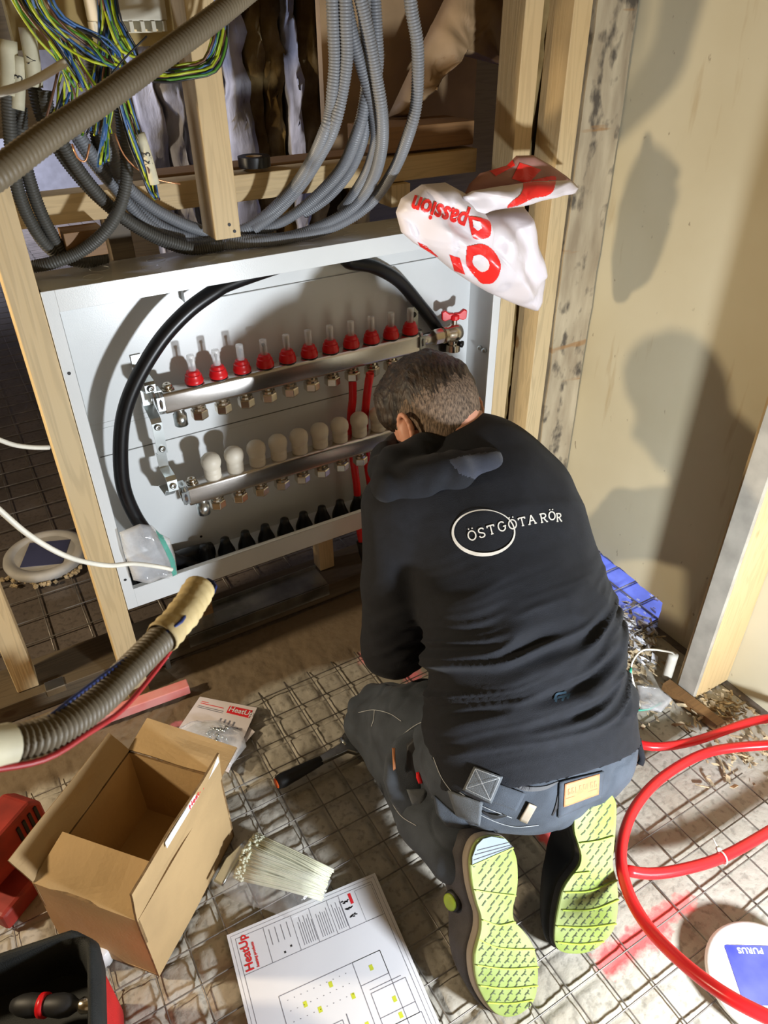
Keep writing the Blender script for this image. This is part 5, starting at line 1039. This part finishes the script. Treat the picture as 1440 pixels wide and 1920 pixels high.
P3 = [Z(x, y, .02) for x, y in pxs]; c = sum(P3) / len(P3); zb = puff('plastic_bag', [((p - c)[0], (p - c)[1]) for p in P3], (1, 0, 0), (0, 1, 0), (0, 0, 1), c + up * -.004, .036, 'poly_thin', None, 12, .3, 3, 5); tag(zb, 'clear plastic bag holding white cable ties beside the cardboard box', 'bag')
hdp = [Z(x, y, .035) for x, y in ((400, 1652), (424, 1608), (458, 1576), (466, 1586), (440, 1625), (418, 1662))]; c = sum(hdp) / 6; puff('bag_header', [((p - c)[0], (p - c)[1]) for p in hdp], (1, 0, 0), (0, 1, 0), (0, 0, 1), c, .005, 'zinc', zb, 6, .5, 5, 4)
# drawing sheet
q = [Z(425, 1754, .012), Z(703, 1637, .012), Z(868, 1990, .012), Z(560, 2120, .012)]
U = unit(q[1] - q[0]); Vd = unit(q[3] - q[0]); W_ = np.linalg.norm(q[1] - q[0]); Hh = W_ * 1.38
Vv = unit(np.cross((0, 0, 1), U)); Vv = Vv if Vv.dot(Vd) > 0 else -Vv; O_ = q[0]
Pq = lambda a, b: O_ + U * a * W_ + Vv * b * W_    # a across, b down, in sheet widths
sheet = MB(); sheet.obox(O_ + U * W_ / 2 + Vv * Hh / 2, U, Vv, up, W_ / 2, Hh / 2, .0008); sh_o = sheet.done('drawing_sheet', 'paper'); tag(sh_o, 'large white heating plan drawing with a red logo lying on the floor at the bottom', 'drawing')
li = MB(); up_s = np.array([0, 0, .0010])
def seg(mb, a, b, w_=.003):
    p, r_ = Pq(*a) + up_s, Pq(*b) + up_s; d_ = unit(r_ - p); n_ = np.cross(up, d_) * w_ * W_ / 2; mb.add([p - n_, r_ - n_, r_ + n_, p + n_], [(0, 1, 2, 3)])
def rect(mb, a0, b0, a1, b1, w_=.003): [seg(mb, x, y, w_) for x, y in (((a0, b0), (a1, b0)), ((a1, b0), (a1, b1)), ((a1, b1), (a0, b1)), ((a0, b1), (a0, b0)))]
rect(li, .02, .02, .98, 1.36, .002); rect(li, .045, .045, .955, 1.33, .003); seg(li, (.045, .27), (.955, .27))
for a in (.22, .40, .52, .64, .72): seg(li, (a, .045), (a, .27))
rect(li, .83, .06, .945, .27, .002)
for (a, n_) in ((.43, 7), (.55, 6), (.66, 5)):
    for k in range(n_): seg(li, (a + k * .014, .07 + random.uniform(0, .05)), (a + k * .014, .25), .0035)
for k in range(4): seg(li, (.25 + k * .038, .07), (.25 + k * .038, .17), .004)
# plan: outer walls, rooms
seg(li, (.18, .55), (.80, .42), .005) if False else None
rect(li, .20, .46, .84, 1.25, .004); rect(li, .22, .72, .50, 1.25, .004); rect(li, .235, .735, .485, 1.25, .002); seg(li, (.53, .70), (.53, 1.25), .006); rect(li, .66, .46, .84, .60, .004); seg(li, (.70, .64), (.90, .64), .004); rect(li, .70, .66, .92, .86, .004); seg(li, (.70, .80), (.92, .80), .004); seg(li, (.66, .60), (.66, 1.2), .004); rect(li, .70, .86, .93, 1.1, .004)
for k in range(7):
    for j in range(4): seg(li, (.25 + k * .033, .78 + j * .07), (.25 + k * .033 + .012, .80 + j * .07), .010)
for k in range(30): seg(li, (.24 + (k % 10) * .04, .50 + (k // 10) * .06), (.24 + (k % 10) * .04 + .006, .50 + (k // 10) * .06), .004)
li.done('plan_lines', 'grey_ink', sh_o)
bm_ = MB(); 
for (a, b) in ((.735, .10), (.745, .15), (.755, .20)):
    for k in range(5): seg(bm_, (a - .012 + k * .009, b + random.uniform(-.008, .008)), (a + .004 + k * .009, b + random.uniform(-.01, .01)), .008)
for (a, b) in ((.345, .22), (.30, .24)): seg(bm_, (a, b), (a + .012, b), .013)
bm_.done('valve_pictures', 'ink', sh_o)
for (a, b) in ((.33, .56), (.40, .62), (.50, .52), (.60, .63), (.755, .53), (.815, .74), (.815, .83), (.62, .80), (.80, 1.0), (.61, .95)): yl = MB(); seg(yl, (a, b - .016), (a, b + .016), .022); yl.done('yellow_tag', 'yellow_ink', sh_o)

tu, tv = -Vv, U * 1.0   # lettering reads up the sheet
text('logo', 'HeatUp', .0190, Pq(.108, .262) + up_s, tu, tv * -1 if np.cross(tu, tv)[2] < 0 else tv, 'red_ink', sh_o, .0004, .0004)
text('logo_line', 'heating products', .0062, Pq(.142, .258) + up_s, tu, tv * -1 if np.cross(tu, tv)[2] < 0 else tv, 'red_ink', sh_o, .0002, .0004)
seg2 = MB(); seg(seg2, (.79, .06), (.79, .13), .02); seg2.done('small_logo', 'red_ink', sh_o)
# leaflet in a plastic sleeve
q = [Z(375, 1306, .016), Z(482, 1327, .016), Z(428, 1448, .016), Z(314, 1396, .016)]; lf = MB(); lf.add([*q, *[p - up * .0015 for p in q]], [(3, 2, 1, 0), (4, 5, 6, 7), (0, 1, 5, 4), (1, 2, 6, 5), (2, 3, 7, 6), (3, 0, 4, 7)])
lfo = lf.done('leaflet', 'paper_pink'); tag(lfo, 'pale pink product leaflet with a red logo block lying behind the cardboard box', 'leaflet')
bq = lambda a, b: (q[0] * (1 - a) + q[1] * a) * (1 - b) + (q[3] * (1 - a) + q[2] * a) * b + up * .001
def quad(mb, a0, b0, a1, b1): mb.add([bq(a0, b0), bq(a1, b0), bq(a1, b1), bq(a0, b1)], [(3, 2, 1, 0)])
m = MB(); quad(m, .56, .06, .95, .19); m.done('logo_block', 'red_ink', lfo)
uL, vL = unit(bq(1, .15) - bq(0, .15)), None; vL = np.cross(up, uL); text('logo', 'HeatUp', .0185, bq(.575, .155) + up * .0008, uL, vL, 'paper', lfo, .0003, .0)
m = MB(); 
for k in range(2): quad(m, .08, .085 + k * .035, .20 + k * .28, .097 + k * .035)
m.done('red_lines', 'red_ink', lfo); m = MB()
for k in range(2): quad(m, .07, .175 + k * .03, .50, .187 + k * .03)
for k in range(4): quad(m, .52 + k * .075, .30, .54 + k * .075, .37)
quad(m, .50, .38, .86, .42)
for k in range(7): quad(m, .18, .45 + k * .035, .48, .456 + k * .035)
m.done('grey_print', 'grey_ink', lfo)
q_ = [Z(x, y, .026) for x, y in ((330, 1400), (322, 1372), (360, 1352), (410, 1350), (455, 1372), (462, 1400), (430, 1440), (400, 1425), (360, 1415))]; c = sum(q_) / 9
fb_ = puff('plastic_bag', [((p - c)[0], (p - c)[1]) for p in q_], (1, 0, 0), (0, 1, 0), (0, 0, 1), c, .010, 'poly', None, 8, .6, 9, 5); tag(fb_, 'small clear bag of fittings lying on the pink leaflet', 'bag')
m = MB(); 
for k in range(26):
    p = Z(388 + random.uniform(0, 36), 1366 + random.uniform(0, 38), .027 + random.uniform(0, .006)); dd = unit([random.uniform(-1, 1), random.uniform(-1, 1), random.uniform(0, .4)]); m.lathe([(.0022, -.008), (.0022, .005), (.0042, .005), (.0042, .009)], p, dd, 8)
tag(m.done('screws', 'zinc', None, True), 'small pile of zinc screws and plugs on the leaflet', 'screws', kind='stuff')
q2 = [Z(440, 1340, .010), Z(478, 1372, .010), Z(440, 1415, .010), Z(400, 1380, .010)]; m = MB(); m.add([*q2, *[p - up * .001 for p in q2]], [(3, 2, 1, 0), (4, 5, 6, 7), (0, 1, 5, 4), (1, 2, 6, 5), (2, 3, 7, 6), (3, 0, 4, 7)]); tag(m.done('leaflet', 'paper_pink'), 'second leaflet peeping out under the pink one', 'leaflet')
# adjustable wrench
w0 = Z(520, 1468, .030); w1 = Z(655, 1398, .030); d = unit(w1 - w0); s_ = np.cross(up, d); L = np.linalg.norm(w1 - w0)
wk = thing('adjustable_wrench', (w0 + w1) / 2, 'adjustable wrench with a black grip and orange end plug on the wire mesh', 'wrench')
S = [w0 + d * L * t_ for t_ in np.linspace(.0, .60, 16)]; R = [.0125, .0145, .015, .0145, .014, .0135, .0135, .013, .0125, .012, .012, .0115, .011, .0105, .010, .009]; V, F = tube_geo(S, R, 14); link('grip', V, F, 'tool_black', wk, True)
m = MB(); m.lathe([(.0095, 0), (.0105, -.002), (.009, -.004), (.003, -.0045)], w0, d, 16); m.done('end_plug', 'orange', wk, True)
m = MB(); m.prism([(-.060, -.008), (.0, -.011), (.012, -.026), (.034, -.030), (.052, -.020), (.040, -.012), (.026, -.012), (.020, .0), (.022, .010), (.044, .018), (.052, .030), (.030, .036), (.010, .028), (-.004, .012), (-.060, .008)], d, s_, up, w0 + d * (L * .60 + .055) - up * .006, .012); m.done('jaw', 'chrome', wk, False, .002)
m = MB(); m.lathe([(.0065, -.010), (.0065, .010)], w0 + d * (L * .60 + .060) + s_ * .012 + up * .001, s_, 12); m.done('adjuster', 'zinc', wk, True)
# tool bag (bottom left)
tb = thing('tool_bag', (-.27, -.74, 0), 'black open tool bag with a red side panel in the bottom left corner', 'tool bag')
def rr(cx, cy, hx, hy, r, rot, z, n=8, wob=0, seed=0):
    out = []; 
    for (sx, sy, a0) in ((1, 1, 0), (-1, 1, 90), (-1, -1, 180), (1, -1, 270)):
        for k in range(n): a = math.radians(a0 + 90 * k / (n - 1)); out.append((sx * (hx - r) + r * math.cos(a), sy * (hy - r) + r * math.sin(a)))
    c_, s_ = math.cos(rot), math.sin(rot); return [np.array([cx + x * c_ - y * s_, cy + x * s_ + y * c_, z + wob * math.sin(i * 1.1 + seed)]) for i, (x, y) in enumerate(out)]
def loftr(name, R_, mat, par, caps=(1, 0)):
    m_ = len(R_[0]); V = [p for r_ in R_ for p in r_]; F = [(i * m_ + k, i * m_ + (k + 1) % m_, (i + 1) * m_ + (k + 1) % m_, (i + 1) * m_ + k) for i in range(len(R_) - 1) for k in range(m_)]
    if caps[0]: F.append(tuple(range(m_))[::-1])
    if caps[1]: F.append(tuple((len(R_) - 1) * m_ + k for k in range(m_)))
    return link(name, V, F, mat, par, True)
bc = (-.288, -.690); rot = math.radians(-12)
loftr('outer_shell', [rr(*bc, .165, .125, .035, rot, z, 8, w_, 1) for z, w_ in ((.01, 0), (.06, 0), (.12, .002), (.15, .003), (.175, .003))], 'red_nylon', tb)
loftr('inner_lining', [rr(*bc, a, b, .035, rot, z, 8, w_, 1) for a, b, z, w_ in ((.168, .128, .145, .003), (.172, .131, .195, .004), (.166, .126, .222, .005), (.160, .120, .222, .005), (.152, .112, .19, 0), (.145, .105, .12, 0), (.14, .10, .04, 0), (.02, .02, .035, 0))], 'blk_nylon', tb)
m = MB(); c = Z(62, 1885, .20); 
hv = thing('screwdriver', c, 'red and black tool handle with a chrome tip inside the tool bag', 'tool'); d = unit(Z(120, 1880, .20) - Z(40, 1880, .19))
V, F = tube_geo([c - d * .03 + d * .012 * k for k in range(9)], [.008, .013, .015, .0145, .012, .014, .015, .013, .006], 16); link('handle', V, F, 'tool_black', hv, True)
V, F = tube_geo([c + d * .012, c + d * .020], [.0152, .0154], 16); link('red_ring', V, F, 'red_cap', hv, True)
V, F = tube_geo([c + d * .066, c + d * .072, c + d * .085, c + d * .09], [.006, .010, .009, .002], 14); link('chrome_tip', V, F, 'nickel', hv, True)
# red cordless tool at the left edge
rt = thing('cordless_tool', Z(40, 1590, .0), 'dusty red cordless power tool standing at the left edge behind the cardboard box', 'power tool')
cc = Z(38, 1560, .08); m = MB(); u_, v_ = unit([.75, .66, 0]), unit([-.66, .75, 0])
m.prism([(-.10, -.04), (-.03, -.05), (.028, -.045), (.040, -.02), (.040, .02), (.020, .045), (-.05, .05), (-.10, .035)], u_, up, v_, cc - v_ * .03 + up * .03, .06); m.done('motor_housing', 'tool_red', rt, False, .006)
m = MB()
for k in range(4): m.obox(cc + u_ * (-.02 + k * .014) + up * .03 - v_ * .031, u_, up, v_, .003, .028, .002)
m.done('cooling_slots', 'tool_black', rt)
m = MB(); m.prism([(-.03, -.05), (.014, -.05), (.02, -.0), (-.02, .0)], u_, up, v_, cc - v_ * .022 - up * .02, .044); m.done('grip', 'tool_black', rt, False, .005)
bcn = Z(72, 1625, .02); m = MB(); m.obox(Z(45, 1645, .025), unit([.8, .6, 0]), unit([-.6, .8, 0]), up, .075, .035, .022); m.done('battery', 'tool_red', rt, False, .007)
m = MB(); a = Z(75, 1590, .03); m.tube(spline([Z(30, 1620, .03), a, Z(105, 1570, .035)], .01), .013, 10); m.done('side_arm', 'tool_red', rt, True)
m = MB(); m.tube([Z(98, 1573, .035), Z(108, 1568, .036)], .0142, 10); m.done('arm_cap', 'tool_black', rt, True)
m = MB(); m.lathe([(.014, 0), (.014, .03), (.012, .034)], Z(196, 1800, .002), (0, 0, 1), 14); wc = m.done('small_canister', 'lid', None, True); tag(wc, 'small white speckled canister on the floor between box and tool bag', 'canister')
# drain lids
def lid(c, mat, lmat, label, rot, txt):
    t = thing('floor_drain', c, label, 'floor drain'); m = MB(); m.lathe([(.058, -.012), (.0655, -.006), (.068, .002), (.066, .008), (.060, .0095), (.052, .0085), (.0495, .0060), (.0480, .0062), (.001, .0064)], c, (0, 0, 1), 48); m.done('rim', mat, t, True)
    a = math.radians(rot); u, v = np.array([math.cos(a), math.sin(a), 0]), np.array([-math.sin(a), math.cos(a), 0]); m = MB(); cc_ = np.array(c) + u * .002 - v * .002; m.obox(cc_ + up * .0070, u, v, up, .034, .034, .0004); lo2 = m.done('label', lmat, t)
    if txt: text('lettering', txt, .0100, cc_ + u * -.012 - v * .031 + up * .0077, u, v, 'lid', lo2, .0003, .0, 1.1)
    return t
lc = Z(1430, 1836, .030); lid(lc, 'lid', 'label_blue', 'white round drain lid with a blue label at the bottom right corner', 148, 'PURUS').scale = (1.28,) * 3
m = MB(); m.lathe([(.050, -.05), (.050, -.01)], lc, (0, 0, 1), 32); tag(m.done('drain_pipe', 'lid_grey', None, True), 'short pipe stub carrying the bottom right drain lid', 'pipe stub')
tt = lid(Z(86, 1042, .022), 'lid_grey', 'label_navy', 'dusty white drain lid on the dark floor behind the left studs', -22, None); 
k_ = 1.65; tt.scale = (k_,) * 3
m = MB()
for k in range(60):
    a = random.uniform(3.4, 6.1); p = Z(86, 1042, .012) + np.array([math.cos(a), math.sin(a), 0]) * random.uniform(.10, .14) ; m.lathe([(.001, -.006), (.008, 0), (.001, .006)], p, unit([random.uniform(-1, 1), random.uniform(-1, 1), 1]), 5)
tag(m.done('gravel', 'gravel'), 'pale gravel around the far drain lid', 'gravel', kind='stuff')
# debris, wires at the right-hand corner
m = MB()
for k in range(420):
    zone = random.random()
    if zone < .45: x, y = random.gauss(1190, 30), random.gauss(1240, 50)
    elif zone < .8: x, y = random.gauss(1345, 35), random.gauss(1335, 22)
    else: x, y = random.gauss(1400, 40), random.gauss(1420, 25)
    p = Z(x, y, .006); s1 = random.uniform(.0015, .005); m.obox(p + up * random.uniform(0, .006), unit([random.uniform(-1, 1), random.uniform(-1, 1), .2]), unit(np.cross([random.uniform(-1, 1), random.uniform(-1, 1), 1], [1, .3, .2])), up, s1 * random.uniform(1, 2.5), s1, s1 * .4)
tag(m.done('wood_chips', 'gravel'), 'pale chips and rubble along the foot of the right wall', 'debris', kind='stuff')
m = MB()
for k in range(140):
    x, y = random.gauss(1180, 25), random.gauss(1180, 28); p = Z(x, y, .006); s1 = random.uniform(.003, .009); m.obox(p, unit([random.uniform(-1, 1), random.uniform(-1, 1), .3]), unit([random.uniform(-1, 1), 1, 0]), up, s1, s1, s1 * .5)
tag(m.done('rubble', 'paper'), 'pale crumbled rubble at the edge of the blue floor sheet', 'rubble', kind='stuff')
m = MB(); 
for (x, y, rr_) in ((795, 0, 0),): pass
o = tube('pipe_stub', [Z(1250, 1270, .0), Z(1250, 1270, .0) + up * .075], .011, 'cable_white', None, 14); tag(o, 'white plastic pipe stub rising by the right-edge stud', 'pipe stub')
tpp = Z(1250, 1270, .0) + up * .075
tag(tube('earth_wire', [tpp, tpp + np.array([-.01, 0, .012]), DP(1225, 1218, 1.53), DP(1200, 1222, 1.50), DP(1183, 1250, 1.47), DP(1190, 1290, 1.5), Z(1200, 1325, .01)], .0022, 'cable_white', None, 8), 'pale green-white wire arching out of the white pipe stub', 'wire')
MT['teal_wire'] = mk('teal_wire', (.04, .42, .28), .4)
tag(tube('earth_wire', [DP(1183, 1252, 1.465), DP(1182, 1262, 1.46)], .0028, 'teal_wire', None, 8), 'green wire tip at the bend of the pale wire', 'wire')
tag(tube('earth_wire', [Z(1190, 1332, .01), Z(1215, 1330, .012), Z(1240, 1318, .012)], .0022, 'teal_wire', None, 8), 'green wire end lying on the mesh near the pipe stub', 'wire')
q_ = [Z(x, y, .02) for x, y in ((1195, 1285), (1235, 1290), (1262, 1312), (1240, 1335), (1200, 1330))]; c = sum(q_) / 5; tag(puff('plastic_film', [((p - c)[0], (p - c)[1]) for p in q_], (1, 0, 0), (0, 1, 0), (0, 0, 1), c, .012, 'poly', None, 8, .7, 21, 5), 'scrap of clear plastic film on the floor near the pipe stub', 'film')

# ================================================================== BAGS ON THE WALL
def wallpuff(name, px, y, th, mat, parent=None, **kw):
    P3 = [Y(a, b, y) for a, b in px]; c = sum(P3) / len(P3); return puff(name, [(p[0] - c[0], p[2] - c[2]) for p in P3], (1, 0, 0), (0, 0, 1), (0, -1, 0), c, th, mat, parent, **kw)
sb = thing('carrier_bag', Y(880, 400, -.08), 'white plastic carrier bag with red lettering hanging open on the right studs', 'carrier bag')
b1 = wallpuff('bag_body', [(742, 398), (752, 372), (790, 346), (835, 342), (868, 360), (876, 392), (930, 392), (982, 388), (995, 420), (1012, 500), (1016, 520), (1003, 583), (965, 570), (915, 548), (880, 528), (845, 505), (815, 480), (775, 455), (752, 435)], -.115, .080, 'bag_white', sb, rings=22, crease=.35, seed=31, sub=7)
b2 = wallpuff('folded_lip', [(868, 368), (885, 358), (920, 352), (1000, 340), (1070, 338), (1086, 352), (1080, 362), (1030, 372), (975, 385), (930, 394), (888, 404), (874, 396)], -.160, .030, 'bag_white', sb, rings=16, crease=.4, seed=32, sub=7)
b3 = wallpuff('bag_inside', [(870, 366), (880, 345), (900, 325), (950, 310), (968, 292), (1000, 291), (1030, 308), (1062, 330), (1080, 346), (1000, 352), (930, 358)], -.113, .018, 'bag_in', sb, rings=10, crease=.5, seed=33, sub=6)
for o_, k_, am in ((b1, 3, .011), (b2, 5, .006)):
    W3 = np.array([v.co for v in o_.data.vertices]); fr = W3[:, 1] < W3[:, 1].mean(); a_ = n3(W3, .055, 100 + k_); c_ = n3(W3 * np.array([1, 1, .5]), .030, 104 + k_)
    W3[:, 1] += ((1 - np.minimum(1, np.abs(a_) * 3)) * am + (1 - np.minimum(1, np.abs(c_) * 3)) * am * .5) * fr; o_.data.vertices.foreach_set('co', W3.ravel()); o_.data.update()
def tree(*obs):
    out = []
    for o_ in obs: out.append(BVHTree.FromPolygons([v.co for v in o_.data.vertices], [tuple(p.vertices) for p in o_.data.polygons]))
    return out
TB = tree(b1, b2, b3)
def pxfill(name, polys, trees, off, mat, parent, n=44, curve=True):
    """flat print that follows the surface under it: outline cells kept where inside"""
    m = MB()
    for poly in polys:
        if curve and len(poly) > 5: poly = [tuple(q_[:2]) for q_ in spline([(*p, 0) for p in poly + [poly[0]]], 2.0)[:-1]]
        xs = [p[0] for p in poly]; ys = [p[1] for p in poly]; x0, x1, y0, y1 = min(xs), max(xs), min(ys), max(ys); st = max(.8, max(x1 - x0, y1 - y0) / n / 1.6); idx = {}
        nx, ny = int((x1 - x0) / st) + 2, int((y1 - y0) / st) + 2
        def gv(i, j):
            if (i, j) not in idx: h_ = hit(x0 + i * st, y0 + j * st, trees, off); idx[(i, j)] = h_
            return idx[(i, j)]
        for i in range(nx):
            for j in range(ny):
                if inside((x0 + (i + .5) * st, y0 + (j + .5) * st), poly):
                    c = [gv(i, j), gv(i + 1, j), gv(i + 1, j + 1), gv(i, j + 1)]
                    if all(k is not None for k in c) and max(np.linalg.norm(c[0] - k) for k in c) < .02: m.add(c, [(0, 1, 2, 3)])
    return m.done(name, mat, parent)
def textpx(name, s, size, x, y, rot, sx, trees, off, mat, parent, bold=.02, split=2):
    V, F = text_geo(s, 1.0, bold); bm = bmesh.new(); vs = [bm.verts.new((a, b, 0)) for a, b in V]
    for f_ in F:
        try: bm.faces.new([vs[i] for i in f_])
        except ValueError: pass
    bmesh.ops.triangulate(bm, faces=bm.faces[:])
    for _ in range(split): bmesh.ops.subdivide_edges(bm, edges=[e for e in bm.edges if e.calc_length() > .09], cuts=1); bmesh.ops.triangulate(bm, faces=bm.faces[:])
    a = math.radians(rot); ca, sa = math.cos(a), math.sin(a); out = []; bm.verts.index_update()
    for v in bm.verts:
        X_, Y_ = v.co.x * size * sx, v.co.y * size; out.append(hit(x + X_ * ca + Y_ * sa, y + X_ * sa - Y_ * ca, trees, off))
    F = [tuple(v.index for v in f_.verts) for f_ in bm.faces]; F = [f_ for f_ in F if all(out[i] is not None for i in f_)]; out = [p if p is not None else np.zeros(3) for p in out]; bm.free()
    return link(name, out, F, mat, parent)
textpx('word_print', 'passion', 50, 880, 402, 199, .74, TB, .0015, 'bag_red', b1, .03)
pxfill('large_letter_print', [[(878, 405), (900, 408), (918, 415), (921, 430), (916, 445), (890, 448), (882, 430)], [(783, 454), (800, 462), (822, 482), (812, 480), (790, 466)], [(843, 478), (862, 484), (872, 515), (852, 508)],
    [(876, 462), (905, 458), (925, 470), (938, 492), (937, 512), (925, 530), (905, 532), (892, 520), (880, 505), (874, 492)]], TB, .0015, 'bag_red', b1)
pxfill('letter_hole_print', [[(886, 412), (900, 416), (904, 428), (896, 433), (888, 426)], [(888, 480), (902, 478), (916, 490), (916, 504), (904, 510), (892, 502), (886, 492)]], TB, .0028, 'bag_white', b1)
pxfill('lip_print', [[(982, 342), (1038, 330), (1041, 345), (1036, 360), (1022, 368), (1000, 372), (975, 384), (952, 390), (958, 380), (978, 362)]], TB, .0015, 'bag_red', b2)
pxfill('inside_print', [[(915, 318), (960, 298), (966, 310), (930, 330)], [(975, 305), (1015, 318), (990, 345), (960, 335)]], TB, .0015, 'bag_red', b3)
pb = wallpuff('plastic_bag', [(224, 998), (262, 982), (285, 985), (300, 1000), (318, 1010), (328, 1040), (333, 1078), (318, 1084), (300, 1083), (278, 1094), (250, 1088), (244, 1068), (232, 1035)], -.016, .022, 'poly', None, rings=12, crease=.5, seed=41, sub=6); tag(pb, 'clear zip bag standing on the bottom frame of the white cabinet', 'bag')
TP = tree(pb); pxfill('green_zip_strip', [[(287, 984), (294, 986), (310, 1014), (328, 1052), (333, 1078), (324, 1080), (318, 1052), (302, 1018)]], TP, .001, 'zipgreen', pb)
dg = bpy.context.evaluated_depsgraph_get()
